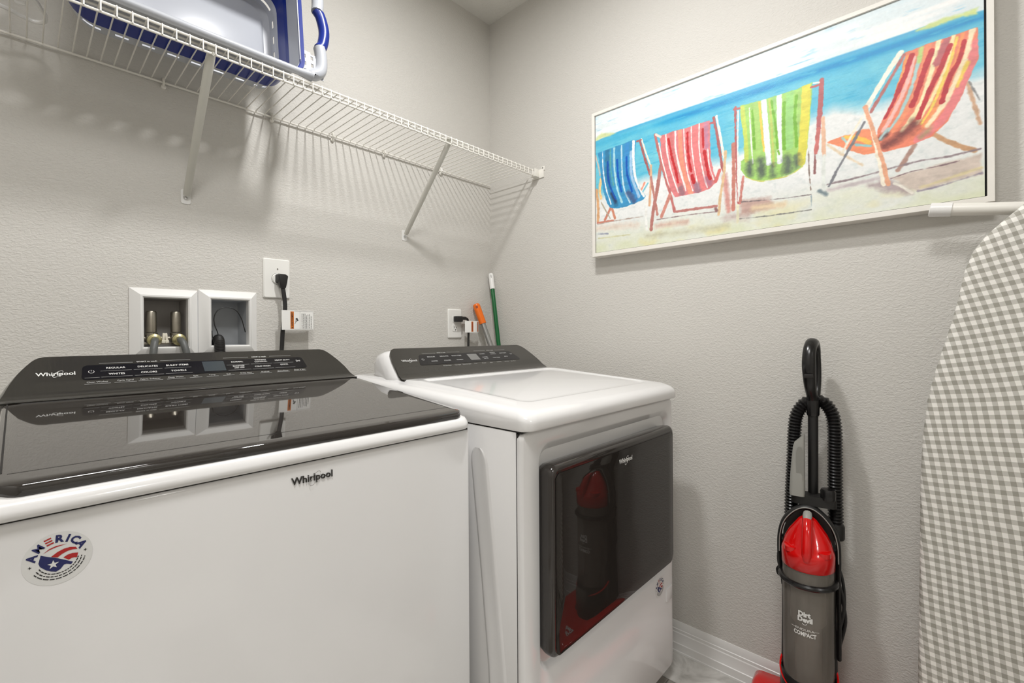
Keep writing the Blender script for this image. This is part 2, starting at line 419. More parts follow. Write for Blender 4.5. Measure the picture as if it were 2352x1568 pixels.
    T_('WHAT to wash', -.1180, .792, .0056, tx, .01, .0005); T_('HOW to wash', .1110, .805, .0056, tx, .01, .0005)
    for a, b, t in ((-.197, -.142, .785), (-.094, -.037, .797), (.030, .086, .803), (.136, .190, .807)):
        put(ln, rect2d(a * k, b * k, -.0003 * k, .0003 * k), at(0, t), U, T, Nn, 1, 1, .0005)
    names = ['Clean Washer', 'Cycle Signal', 'Fabric Softener', 'Deep Water', 'Spin', 'Temp', 'Soil', 'Delay Start', 'PreSoak', 'Extra Rinse', 'Drain & Spin'] if white_housing is False else \
            ['Wrinkle Shield', 'Cycle Signal', 'Damp Dry Signal', 'Temp', 'Dryness', 'Steam', 'Time Dry', 'Less Time', 'More Time']
    xs = [-.2029, -.1595, -.1175, -.0726, -.0357, -.0032, .0303, .0687, .1126, .1548, .1969]
    wds = [.042, .038, .044, .036, .026, .026, .026, .034, .030, .034, .034]
    if white_housing: xs = [-.135, -.090, -.050, -.010, .030, .065, .105, .145, .180]; wds = None
    for i, (s, dx) in enumerate(zip(names, xs)):
        T_(s, dx, .322 + .0008 * i, .0056, sm, .004, .0005)
        if wds: put(ln, rect2d((dx - wds[i] / 2 + .001) * k, (dx + wds[i] / 2 - .001) * k, -.0003 * k, .0003 * k), at(0, .278 + .004 * i * .6), U, T, Nn, 1, 1, .0005)
    if wds:
        for dx, wd in zip(cols + colr, [.05] * 6):
            for t in (.578, .425): put(ln, rect2d((dx - wd / 2) * k, (dx + wd / 2) * k, -.00022 * k, .00022 * k), at(0, t), U, T, Nn, 1, 1, .0013)
        put(ln, rect2d(-.2215 * k, -.199 * k, -.00022 * k, .00022 * k), at(0, .425), U, T, Nn, 1, 1, .0013)
    for m_, small in words: obj('option_lettering' if small else 'cycle_lettering', m_, M_printg if small else prints_mat, parent, 0)
    for nm, q_, mm_ in (('control_symbols' if not white_housing else 'control_lettering', tx, prints_mat), ('option_lettering', sm, M_printg), ('control_lines', ln, line_mat)):
        if q_.v: obj(nm, q_, mm_, parent, 0)['kind'] = 'stuff'
    wt = MB(); wr = MB(); wordmark(wt, wr, at(-.262 if not white_housing else -.262, .555), U, T, Nn, .0555 * k, 1.0, .02, 0, .0005, .07)
    wt.join(wr); obj('maker_lettering', wt, prints_mat, parent, 0)
    return at, U, T, Nn

# ---------------------------------------------------------------- washing machine
WX0, WX1, WYF, WYB = -1.588, -0.889, -0.845, -0.150
ws = thing('washing_machine', 'white top-loading washing machine with dark glass lid, left of the dryer', 'washing machine', ((WX0 + WX1) / 2, -.5, FZ))
b = MB().box(WX0, WX1, WYF + .018, WYB, FZ + .035, .915, .006)
obj('cabinet', b, M_white, ws)
obj('front_panel', MB().box(WX0, WX1, WYF, WYF + .017, FZ + .04, .9165, .006, 3), M_white, ws)
for (x, y) in ((WX0 + .05, WYF + .06), (WX1 - .05, WYF + .06), (WX0 + .05, WYB - .06), (WX1 - .05, WYB - .06)):
    obj('foot', MB().lathe([(.012, 0), (.02, .002), (.02, .010), (.009, .012), (.009, .045)], (x, y, FZ), 16), M_blackm, ws)
# rim under the lid: rounded white top frame
lo = []
def slopez(y): return (y + .85) * .080
ins = [(.0015, .9185), (-.003, .9190), (-.007, .9215), (-.0085, .926), (-.0075, .931), (-.004, .937), (.001, .9415), (.008, .9445), (.018, .9455), (.05, .9455)]
for d, z in ins:
    dx_ = max(d, 0) if d > 0 else d * .25
    q = rr(WX0 + dx_, WX1 - dx_, WYF + d - .001, WYB - dx_, .022 - min(d, .015) * .4, 6)
    lo.append([(x, y, z if z < .925 else z + max(0, slopez(y)) * .55) for x, y in q])
obj('top_rim', MB().loft(lo), M_white, ws, 50)
obj('rim_gap', MB().box(WX0 + .003, WX1 - .003, WYF + .003, WYB - .01, .9145, .9190), M_gap, ws, 0)
# glass lid
lo = []
LX0, LX1, LY0, LY1 = -1.571, -.901, -.845, -.376
for d, z in [(.006, -.0155), (.0015, -.0145), (0, -.011), (0, -.004), (.0012, -.0012), (.004, 0), (.02, 0)]:
    q = rr(LX0 + d, LX1 - d, LY0 + d, LY1 - d * .2, .024 - d * .5, 6)
    lo.append([(x, y, .9570 + (y + .845) * .0950 + z) for x, y in q])
lid = obj('lid', MB().loft(lo), M_glass, ws, 40)
ln = MB()
def lidp(x, y): return (x, y, .9570 + (y + .845) * .0950 + .0003)
for (xa, ya, xb, yb) in ((LX0 + .012, LY0 + .045, LX1 - .012, LY0 + .045),):
    ln.add([lidp(xa, ya - .0006), lidp(xb, yb - .0006), lidp(xb, yb + .0006), lidp(xa, ya + .0006)], [(0, 1, 2, 3)])
ln.add([lidp(LX0 + .006, LY0 + .05), lidp(LX0 + .008, LY0 + .05), lidp(LX0 + .008, LY1 - .01), lidp(LX0 + .006, LY1 - .01)], [(0, 1, 2, 3)])
ll = obj('lid_border_line', ln, M_gap, lid, 0)
cw = -1.2385
HWw = [(0, .3385), (.1, .334), (.2, .330), (.4, .3225), (.6, .3135), (.72, .3065), (.82, .300), (.9, .294), (.95, .289), (.98, .284), (1.0, .276)]
console(ws, cw, (-.373, 1.0035), (-.283, 1.0795), HWw, 0, False, 1.0, M_disp, 0.004, M_print, M_printg)
# raised badge on the front panel
wt = MB(); wr = MB()
wordmark(wt, wr, (-1.2265, WYF, .889), (1, 0, 0), (0, 0, 1), (0, -1, 0), .0660, 1.0, .012, .0012, .0012, .05)
obj('badge_lettering', wt, M_badge, ws, 30)
obj('badge_swoosh', wr, M_chrome, ws, 0)

def america(parent, cx, cz, y, R):
    O = (cx, y, cz); U = (1, 0, 0); W = (0, 0, 1); Nn = (0, -1, 0)
    st = MB(); put(st, poly2d([(R * math.cos(2 * math.pi * k / 48), R * math.sin(2 * math.pi * k / 48)) for k in range(48)]), O, U, W, Nn, 1, 1, .0003)
    s = obj('round_sticker', st, M_sticker, parent, 0)
    nv = MB(); rd = MB(); bk = MB()
    angs = [163, 135, 110, 86, 68, 50, 28]
    for ch, a in zip('AMERICA', angs):
        ar = math.radians(a); rot = math.radians(a - 90)
        U2 = (math.cos(rot), 0, math.sin(rot)); W2 = (-math.sin(rot), 0, math.cos(rot)); O2 = (cx + .76 * R * math.cos(ar), y, cz + .76 * R * math.sin(ar))
        if ch == 'E':
            for q in (-.075, 0, .075): put(rd, rect2d(-.10 * R, .11 * R, (q - .02) * R * 1.4, (q + .018) * R * 1.4), O2, U2, W2, Nn, 1, 1, .0006)
        else: put(nv, text2d(ch, .38 * R, .02 if ch == 'M' else .045), O2, U2, W2, Nn, 1, 1, .0006)
    # waving stripes
    for up_, lo_ in (([(-.42, .30), (-.25, .44), (-.05, .50), (.25, .49)], [(-.42, .30), (-.24, .40), (-.04, .45), (.25, .49)]),
                     ([(-.20, .12), (-.02, .25), (.16, .32), (.34, .33), (.50, .28)], [(-.02, .04), (.12, .14), (.27, .20), (.42, .21), (.55, .18)]),
                     ([(.14, -.02), (.26, .05), (.40, .07), (.57, .03)], [(.30, -.16), (.38, -.12), (.46, -.12), (.53, -.15)])):
        n = len(up_); V = [(x * R, z * R, 0) for q in zip(lo_, up_) for x, z in q]
        put(rd, (V, [(2 * i, 2 * i + 2, 2 * i + 3, 2 * i + 1) for i in range(n - 1)]), O, U, W, Nn, 1, 1, .0006)
    top_ = [(-.48, .27), (-.40, .22), (-.28, .15), (-.14, .08), (0, .0), (.12, -.08), (.24, -.16), (.34, -.23), (.42, -.28)]
    bot_ = [(-.54, -.02), (-.50, -.16), (-.34, -.34), (-.20, -.44), (-.06, -.50), (.06, -.44), (.16, -.30), (.24, -.30), (.36, -.36)]
    V = [(x * R, z * R, 0) for q in zip(bot_, top_) for x, z in q]
    put(nv, (V, [(2 * i, 2 * i + 2, 2 * i + 3, 2 * i + 1) for i in range(len(top_) - 1)]), O, U, W, Nn, 1, 1, .0006)
    wh = MB(); put(wh, star2d(-.14 * R, -.19 * R, .17 * R), O, U, W, Nn, 1, 1, .0009)
    for a in (188, 6): put(bk, star2d(.78 * R * math.cos(math.radians(a)), .78 * R * math.sin(math.radians(a)), .06 * R, 4), O, U, W, Nn, 1, 1, .0006)
    rng = np.random.RandomState(3)
    for rad, a0, a1 in ((.58, 205, 350), (.68, 208, 352), (.78, 212, 348)):
        a = a0
        while a < a1:
            da = rng.uniform(5, 13); put(bk, ring2d(0, 0, rad * R, rad * R, .035 * R, a, min(a + da, a1), 4), O, U, W, Nn, 1, 1, .0006); a += da + 2.2
    obj('navy_lettering', nv, M_navy, s, 0); obj('red_stripes', rd, M_redprint, s, 0); obj('black_print', bk, M_blackprint, s, 0); obj('white_star', wh, M_print, s, 0)
america(ws, -1.519, .865, WYF, .0295)

# ---------------------------------------------------------------- dryer
DX0, DX1, DYF, DYB = -0.856, -0.152, -0.966, -0.245
dc = (DX0 + DX1) / 2
dr = thing('clothes_dryer', 'white clothes dryer with dark glass door in its front, right of the washer', 'dryer', (dc, -.6, FZ))
obj('cabinet', MB().box(DX0 + .003, DX1 - .002, DYF + .045, DYB, FZ + .03, .917, .003), M_white, dr)
# side skin with stamped ribs
sd = MB().box(DX0, DX0 + .004, DYF + .0170, DYB, FZ + .03, .9180, .0015, 2)
zs_ = [.12, .20, .30, .40, .50, .58, .66, .74, .80, .835, .850, .860, .866, .869]
for side in (0,):
    lo = []
    for z in zs_:
        yc = float(np.interp(z, [.12, .40, .62, .74, .87], [-.905, -.892, -.868, -.852, -.836])); wd = .029 * math.sqrt(max(0.02, 1 - max(0, (z - .835) / .036) ** 2)) * (.9 if z < .2 else 1)
        lo.append([(DX0 - h * .0024 + .0004, yc + u * wd, z) for u, h in ((-1, 0), (-.9, .35), (-.78, .9), (-.66, 1), (-.35, .55), (0, .35), (.35, .55), (.66, 1), (.78, .9), (.9, .35), (1, 0))])
    sd.loft(lo, closed=False)
obj('side_panel', sd, M_white, dr, 30)
for (x, y) in ((DX0 + .05, DYF + .07), (DX1 - .05, DYF + .07), (DX0 + .05, DYB - .06), (DX1 - .05, DYB - .06)):
    obj('foot', MB().lathe([(.012, 0), (.02, .002), (.02, .010), (.009, .012), (.009, .04)], (x, y, FZ), 16), M_blackm, dr)
# front panel with a scooped recess around the door
def xz(P, y): return [(a, y, b) for a, b in P]
lo = [xz(rr(DX0 + .001, DX1 - .001, .098 - .012, .9165, .016, 6), DYF + .014),
      xz(rr(DX0, DX1, .085, .9175, .018, 6), DYF + .008),
      xz(rr(DX0 + .002, DX1 - .002, .087, .9155, .017, 6), DYF + .002),
      xz(rr(DX0 + .007, DX1 - .007, .092, .911, .014, 6), DYF),
      xz(rr(-.803, -.176, .392, .888, .040, 6), DYF),
      xz(rr(-.798, -.181, .397, .883, .037, 6), DYF + .003),
      xz(rr(-.792, -.187, .403, .872, .033, 6), DYF + .011),
      xz(rr(-.786, -.193, .409, .858, .030, 6), DYF + .022),
      xz(rr(-.780, -.199, .415, .845, .028, 6), DYF + .030),
      xz(rr(-.770, -.210, .425, .835, .026, 6), DYF + .032)]
obj('front_panel', MB().loft(lo), M_white, dr, 50)
# door
dX0, dX1, dZ0, dZ1 = -.797, -.208, .437, .8445
lo = []
for d, y in [(.014, DYF + .018), (.004, DYF + .010), (.0, -.972), (.0, -.984), (.0015, -.990), (.006, -.9945), (.012, -.9958), (.0135, -.9953)]:
    lo.append(xz(rr(dX0 + d * .8, dX1 - d * .8, dZ0 + d, dZ1 - d, .022 - d * .4, 6), y))
door = obj('door', MB().loft(lo), M_doorrim, dr, 40)
lo = []
for d, y in [(.003, -.9952), (.0015, -.9962), (.0045, -.9968), (.03, -.9972)]:
    lo.append(xz(rr(dX0 + .0125 + d, dX1 - .0125 - d, dZ0 + .004 + d, dZ1 - .0175 - d, .014, 6), y))
obj('door_glass', MB().loft(lo), M_doorglass, door, 40)
wt = MB(); wr = MB(); wordmark(wt, wr, (-.497, -.9972, .7975), (1, 0, 0), (0, 0, 1), (0, -1, 0), .066, 1.0, .025, 0, .0006, .07)
wt.join(wr); obj('door_lettering', wt, M_print, door, 0)
# moulded top
ty = [-.985, -.945, -.905, -.85, -.78, -.684, -.60, -.5, -.24]; tz = [.9575, .964, .9705, .978, .985, .9905, .9935, .9950, .996]
def zt(y): return float(np.interp(y, ty, tz))
TX0, TX1, TY0, TY1 = -.858, -.150, -.986, -.244
lo = []
def tl_(x0, x1, y0, y1, r, drop, n=6, fixed=None):
    return [(x, y, fixed if fixed is not None else zt(y) - drop) for x, y in rr(x0, x1, y0, y1, r, n)]
lo.append(tl_(TX0 + .006, TX1 - .006, TY0 + .006, TY1, .022, 0, fixed=.9205))
lo.append(tl_(TX0 + .001, TX1 - .001, TY0 + .002, TY1, .026, 0, fixed=.9215))
lo.append(tl_(TX0, TX1, TY0, TY1, .028, 0, fixed=.925))
R_ = .024
for a in (0, 15, 30, 45, 60, 75, 90):
    d = R_ * (1 - math.cos(math.radians(a))); dz = R_ * .85 * (1 - math.sin(math.radians(a)))
    lo.append(tl_(TX0 + d, TX1 - d, TY0 + d, TY1 - d * .1, .03, dz))
for (d, dp) in ((.045, 0.0), (.060, -.0005), (.0665, .0), (.070, .0015), (.0735, .003), (.078, .0036), (.09, .0036)):
    lo.append(tl_(TX0 + d, TX1 - d, TY0 + d + .004, max(-.52 - d * .1, -.53), .03, dp))
for s_ in (.85, .7, .5, .3, .12):
    cx_, cy_ = dc, -.71
    lo.append([(cx_ + (x - cx_) * s_, cy_ + (y - cy_) * s_, zt(cy_ + (y - cy_) * s_) - .0036) for x, y, z in lo[-1 if s_ == .85 else -1]])
# (rescale cumulatively from the inset edge)
obj('top_panel', MB().loft(lo, True, True), M_white, dr, 60)
obj('seam_gap', MB().box(DX0 + .0025, DX0 + .012, DYF + .012, DYF + .020, FZ + .06, .915), M_gap, dr, 0)  # dark strip set in the seam in place of its shade
obj('top_gap', MB().box(DX0 + .004, DX1 - .004, DYF + .004, DYB, .9165, .9215), M_gap, dr, 0)
HWd = [(0, .3195), (.1, .3185), (.2, .3165), (.4, .3125), (.6, .3075), (.75, .302), (.85, .297), (.92, .291), (.96, .285), (.985, .279), (1.0, .272)]
HWd = [(t, h) for t, h in HWd]
console(dr, dc, (-.490, .9955), (-.378, 1.0775), HWd, 0, True, .96, M_dispd, 0.022, M_printg, M_printg)
america(dr, -.244, .361, DYF, .030)
obj('hole_cover', MB().box(-.205, -.168, DYF - .004, DYF + .001, .300, .340, .0012, 2), M_white, dr)

# ---------------------------------------------------------------- wire shelf
SZ = 1.8275; SYF = -.303
sh = thing('wire_shelf', 'white ventilated wire shelf running along the back wall into the corner', 'shelf', (-1.0, -.15, SZ))
SX0, SX1 = -2.0, -.032
obj('back_rod', MB().tube([(SX0, -.0095, SZ - .0042), (SX1 + .022, -.0095, SZ - .0042)], .0030, 8), M_wire, sh)
obj('top_rod', MB().tube([(SX0, SYF + .0040, SZ - .0038), (SX1, SYF + .0040, SZ - .0038)], .0032, 8), M_wire, sh)
obj('lip_rod', MB().tube([(SX0, SYF + .0042, SZ - .0255), (SX1, SYF + .0042, SZ - .0255)], .0030, 8), M_wire, sh)
obj('inner_rod', MB().tube([(SX0, SYF + .040, SZ + .0040), (SX1, SYF + .040, SZ + .0040)], .0028, 8), M_wire, sh)
wm = MB().tube([(0, -.006, SZ), (0, -.12, SZ), (0, -.24, SZ), (0, SYF + .007, SZ), (0, SYF + .0025, SZ - .0008), (0, SYF + .0006, SZ - .004), (0, SYF, SZ - .010), (0, SYF, SZ - .026)], .0016, 6, up=(1, 0, 0))
first = None
x = -.0405; k = 0
while x > SX0 + .01:
    if first is None:
        wm0 = MB(); wm0.v = [(p[0] - 1.0 + 1.0, p[1], p[2]) for p in wm.v]; wm0.f = wm.f
        first = obj('wire', wm0, M_wire, sh); first.location = (x + 1.0 - 1.0 + 0.0, 0, 0)
        # vertices are stored relative to the shelf's own origin
        first.location = (x, 0, 0)
    else:
        c = first.copy(); COL.objects.link(c); c.location = (x, 0, 0)
    x -= .0262
# supports
for (xt, xb) in ((-1.226, -1.2205), (-.489, -.4855)):
    s = None
    P = [(xb, -.012, 1.522), (xb, -.020, 1.531), (xt, SYF + .022, SZ - .030), (xt, SYF + .012, SZ - .020)]
    arm = MB().tube(P, [.0085, .0095, .0105, .0095], 12, flat=(1.0, .75), up=(1, 0, 0))
    s = obj('support_brace', arm, M_bracket, sh)
    obj('hook', MB().tube([(xt, SYF + .014, SZ - .022), (xt, SYF - .0015, SZ - .030), (xt, SYF - .0035, SZ - .024)], .0028, 8).box(xt - .009, xt + .009, SYF + .010, SYF + .020, SZ - .012, SZ - .003, .002), M_bracket, s)
    pl = MB().loft([[(a, y, z) for a, z in rr(xb - .0115, xb + .0115, 1.4985, 1.540, .005, 3)] for y in (0, -.0022)])
    obj('foot_plate', pl, M_whitep, s)
    obj('screw', MB().lathe([(.0045, 0), (.0045, .002), (.003, .0042), (.0006, .0046)], (xb, -.002, 1.515), 14, '-y'), M_chrome, s)
for x in (-1.272, -.989, -.786, -.580, -.305, -1.60, -1.86):
    c = MB().tube([(x, -.001, SZ + .003), (x, -.006, SZ + .006), (x, -.0135, SZ + .001), (x, -.0150, SZ - .006), (x, -.010, SZ - .0105), (x, -.003, SZ - .011)], .0028, 8, flat=(1, 2.2), up=(1, 0, 0))
    c.lathe([(.0062, 0), (.0062, .006), (.003, .0085)], (x + .001, -.001, SZ - .014), 12, '-y')
    obj('wall_clip', c, M_wire, sh)
eb = MB().box(-.034, -.004, SYF - .006, SYF + .020, SZ - .030, SZ - .0275, .0008).box(-.034, -.004, SYF - .0065, SYF - .0040, SZ - .030, SZ + .003, .0008).box(-.005, 0, -.333, -.268, SZ - .034, SZ + .004, .002)
eb.box(-.004, 0, -.338, -.318, SZ - .004, SZ + .014, .002)
e = obj('end_bracket', eb, M_wire, sh)
obj('screw', MB().lathe([(.004, 0), (.004, .001), (.001, .0022)], (0, 0, 0), 12).xf(Matrix.Translation((-.004, -.328, SZ + .006)) @ Matrix.Rotation(math.radians(-90), 4, 'Y')), M_chrome, e)

# ---------------------------------------------------------------- collapsible laundry basket lying on its long side
BY, BZ = -.302, SZ + .0040
tilt = math.radians(6.8)
bk = thing('laundry_basket', 'white and blue collapsible laundry basket lying on its side on the wire shelf', 'laundry basket', (-1.25, -.22, BZ))
Mx = Matrix.Translation((-1.248, BY, BZ)) @ Matrix.Rotation(-tilt, 4, 'X')   # local: x right, y = depth to the wall, z up from lower rim edge
def brr(hx, z0, z1, r, y, n=7): return [(a, y, b) for a, b in rr(-hx, hx, z0, z1, r, n)]
HH = .318
# flange of the rim, slotted (real openings)
def ring_faces(mb, A, B, skip=None, thick=.003):
    n = len(A); V = []; F = []
    for L_, off in ((A, 0), (B, 0)): V += [tuple(p) for p in L_]
    for j in range(n):
        if skip and skip(j): continue
        F.append((j, (j + 1) % n, n + (j + 1) % n, n + j))
    return mb.add(V, F)
def densify(L_, m):
    o = []
    n = len(L_)
    for i in range(n):
        a, b = Vector(L_[i]), Vector(L_[(i + 1) % n]); k = max(1, int(round((b - a).length / m)))
        for q in range(k): o.append(tuple(a + (b - a) * q / k))
    return o
def solid(mb_, th):
    """give a sheet thickness"""
    me = bpy.data.meshes.new('t'); me.from_pydata(mb_.v, [], mb_.f); bm = bmesh.new(); bm.from_mesh(me)
    bmesh.ops.remove_doubles(bm, verts=bm.verts[:], dist=1e-5); bmesh.ops.recalc_face_normals(bm, faces=bm.faces[:])
    bmesh.ops.solidify(bm, geom=bm.faces[:], thickness=th); bm.verts.index_update()
    o = MB(); o.add([v.co[:] for v in bm.verts], [[v.index for v in f.verts] for f in bm.faces]); bm.free(); bpy.data.meshes.remove(me); return o
# outer tube of the rim with the two carrying loops at the short ends
mid = HH / 2 + .004
def handle_path(sg):
    q = [(.285, .028), (.297, .060), (.298, .092), (.288, .106)]
    g = [(.288, .106), (.302, .125), (.307, mid), (.302, 2 * mid - .125), (.288, 2 * mid - .106)]
    return q, g
rim = MB()
pts = [(-.235, 0, .0115), (.225, 0, .0115), (.255, 0, .0145), (.276, 0, .023), (.288, 0, .038), (.292, 0, .058), (.292, 0, .085), (.289, 0, .108)]
rim.tube([(p[0], p[1], p[2]) for p in bez([(-a, b, c) for a, b, c in reversed(pts[1:])] + pts[1:], 5)], [.0095 + .0065 * min(1, max(0, (abs(p[0]) - .235) / .035)) for p in bez([(-a, b, c) for a, b, c in reversed(pts[1:])] + pts[1:], 5)], 12, flat=(1, 1.1))
pts2 = [(a, b, 2 * mid - c) for a, b, c in pts]
rim.tube(bez([(-a, b, c) for a, b, c in reversed(pts2[1:])] + pts2[1:], 5), [.0095 + .0065 * min(1, max(0, (abs(p[0]) - .235) / .035)) for p in bez([(-a, b, c) for a, b, c in reversed(pts2[1:])] + pts2[1:], 5)], 12, flat=(1, 1.1))
rim.xf(Mx); rm = obj('rim', rim, M_basket, bk, 50)
for sg in (1, -1):
    g = MB().tube(bez([(sg * .288, 0, .104), (sg * .299, 0, .122), (sg * .306, 0, mid), (sg * .299, 0, 2 * mid - .122), (sg * .288, 0, 2 * mid - .104)], 6), .0148, 14).xf(Mx)
    obj('grip', g, M_blue, bk)
    # slotted web between rim and band (short end), with the hand opening in the middle
    for z0, z1 in ((.012, .082), (2 * mid - .082, 2 * mid - .012)):
        web = MB(); nx, nz = 9, 13
        V = []; F = []
        for i in range(nx + 1):
            for j in range(nz + 1):
                V.append((sg * (.234 + .062 * i / nx), .002 - .0 * i, z0 + (z1 - z0) * j / nz))
        for i in range(nx):
            for j in range(nz):
                hole = (i in (1, 4)) and (j % 4 in (1, 2)) and 0 < j < nz
                low = z0 < .05
                edge = (j / nz) if low else 1 - j / nz
                if edge > .80 and i > 2 + (1 - edge) * 25: continue
                if not hole: F.append((i * (nz + 1) + j, (i + 1) * (nz + 1) + j, (i + 1) * (nz + 1) + j + 1, i * (nz + 1) + j + 1))
        web.add(V, F); web = solid(web, .0025).xf(Mx)
        obj('slotted_web', web, M_basket, bk, 30)
    web = MB().box(min(sg * .232, sg * .244), max(sg * .232, sg * .244), 0, .004, .05, 2 * mid - .05, .001).xf(Mx)
    obj('end_rail', web, M_basket, bk)
def band(name, m, A, B, th=.0025):
    s_ = MB(); ring_faces(s_, A, B); s_ = solid(s_, th).xf(Mx); return obj(name, s_, m, bk, 50)
L0 = brr(.244, .006, HH + .002, .040, -.002)
L1 = brr(.2355, .0085, HH - .001, .040, .001)
L2 = brr(.2350, .009, HH - .002, .040, .006)
L3 = brr(.2315, .0105, HH - .004, .042, .062)
L4 = brr(.229, .013, HH - .007, .046, .078)
L5 = brr(.2265, .0145, HH - .010, .050, .122)
L6 = brr(.222, .017, HH - .014, .052, .128)
L7 = brr(.2165, .0205, HH - .019, .052, .158)
L8 = brr(.196, .036, HH - .038, .045, .160)
L9 = brr(.188, .044, HH - .046, .040, .154)
band('mouth_band', M_blue, L0, L1); band('mouth_band', M_blue, L1, L2)
band('middle_ring', M_basket, L2, L3, .003)
band('folding_band', M_blue, L3, L4); band('folding_band', M_blue, L4, L5)
# base with drain slots
base = MB()
ring_faces(base, L5, L6)
A6, A7 = [], []
n_ = len(L6)
for i in range(n_):
    a, b_ = Vector(L6[i]), Vector(L6[(i + 1) % n_]); c, d_ = Vector(L7[i]), Vector(L7[(i + 1) % n_])
    k = max(1, int(round((b_ - a).length / .0085)))
    for q in range(k): A6.append(a + (b_ - a) * q / k); A7.append(c + (d_ - c) * q / k)
m1 = [p + (q - p) * .30 for p, q in zip(A6, A7)]; m2 = [p + (q - p) * .55 for p, q in zip(A6, A7)]
ring_faces(base, A6, m1); ring_faces(base, m1, m2, skip=lambda j: (j % 6) in (1, 2, 3)); ring_faces(base, m2, A7)
ring_faces(base, L7, L8); ring_faces(base, L8, L9)
base.add(L9, [tuple(range(len(L9)))])
base = solid(base, .002).xf(Mx)
obj('base', base, M_basket, bk, 40)

# ---------------------------------------------------------------- plastic hanger lying on the shelf (mostly out of view)
def _hz(P): return [(x, y, SZ + .0062 + max(0, -.15 - y) * .052) for x, y, z in P]
hz = SZ + .0062
hp = bez([(-1.575, -.110, hz), (-1.545, -.094, hz), (-1.522, -.088, hz), (-1.509, -.098, hz), (-1.505, -.122, hz), (-1.513, -.155, hz), (-1.530, -.200, hz)], 6)
hg = thing('clothes_hanger', 'white plastic clothes hanger lying on the wire shelf left of the laundry basket', 'hanger', (-1.62, -.16, hz))
full = bez(_hz([(-1.88, -.215, hz), (-1.80, -.190, hz), (-1.70, -.150, hz)] + [(-1.575, -.110, hz), (-1.545, -.094, hz), (-1.522, -.088, hz), (-1.509, -.098, hz), (-1.505, -.122, hz), (-1.513, -.155, hz), (-1.545, -.205, hz), (-1.68, -.262, hz), (-1.75, -.285, hz)]), 6)
obj('arms', MB().tube(full, .0042, 10), M_whitep, hg)
obj('notch', MB().tube(_hz([(-1.552, -.148, hz), (-1.535, -.152, hz), (-1.538, -.170, hz)]), .0036, 8), M_whitep, hg)
obj('crossbar', MB().tube(_hz([(-1.88, -.215, hz), (-1.82, -.26, hz), (-1.75, -.285, hz)]), .0042, 10), M_whitep, hg)

# ---------------------------------------------------------------- washer outlet boxes in the back wall
def wall_box(name, label, x0, x1, z0, z1, ix0, ix1, iz0, iz1, m_in):
    t = thing(name, label, 'outlet box', ((x0 + x1) / 2, 0, (z0 + z1) / 2), 'recessed washer outlet boxes')
    def R4(a0, a1, b0, b1, y): return [(a0, y, b0), (a1, y, b0), (a1, y, b1), (a0, y, b1)]
    fr = MB(); g = .004
    fr.loft([R4(x0, x1, z0, z1, .0), R4(x0, x1, z0, z1, -.0028), R4(x0 + .001, x1 - .001, z0 + .001, z1 - .001, -.0035), R4(ix0 - .0075, ix1 + .0075, iz0 - .0075, iz1 + .0075, -.0150), R4(ix0 - .003, ix1 + .003, iz0 - .003, iz1 + .003, -.0152), R4(ix0, ix1, iz0, iz1, -.012), R4(ix0, ix1, iz0, iz1, .012)], False, False)
    obj('bevelled_frame', fr, M_whitep, t, 25)
    bx = MB(); bx.loft([R4(ix0, ix1, iz0, iz1, .012), R4(ix0 + .002, ix1 - .002, iz0 + .002, iz1 - .002, .088)], False, True)
    obj('recess', bx, m_in, t, 25)
    return t
sb = wall_box('supply_box', 'white recessed wall box holding the two water supply valves', -1.349, -1.1935, 1.058, 1.251, -1.319, -1.219, 1.090, 1.2245, mat('shaded_grey_box_plastic', (176, 172, 168), .4, var=.05))
db = wall_box('drain_box', 'white recessed wall box with the black drain hose and looped cable tie', -1.1925, -1.036, 1.060, 1.255, -1.1615, -1.0615, 1.091, 1.2275, M_boxin)
for i, x in enumerate((-1.298, -1.2415)):
    v = obj('shutoff_valve', MB().lathe([(.004, .0), (.0125, .001), (.0125, .056), (.0105, .0595), (.001, .060)], (x, .022, 1.130), 24).lathe([(.0145, 0), (.0145, .006), (.012, .008)], (x, .022, 1.122), 16).box(x - .012, x + .012, .012, .034, 1.100, 1.124, .003), M_nickel, sb)
    obj('collar', MB().lathe([(.010, 0), (.0165, .001), (.0165, .010), (.0135, .012), (.010, .014), (.009, .020)], (x + .003, .004, 1.109), 24, '-y'), M_brass, v)
obj('manifold', MB().box(-1.317, -1.222, .020, .030, 1.096, 1.102, .001).tube([(-1.314, .024, 1.113), (-1.226, .024, 1.113)], .006, 10).tube([(-1.227, .02, 1.100), (-1.227, .02, 1.124), (-1.236, .02, 1.128)], .0016, 6), M_nickel, sb)
for x, r_ in ((-1.2735, 4), (-1.2665, -6)):
    lv = MB().box(-.0030, .0030, -.004, .003, -.013, .015, .0012).box(-.0042, .0042, -.005, .003, -.013, -.004, .001)
    lv.xf(Matrix.Translation((x, .006, 1.113)) @ Matrix.Rotation(math.radians(r_), 4, 'Y'))
    obj('lever', lv, mat('cream_lever', (222, 216, 200), .4), sb)

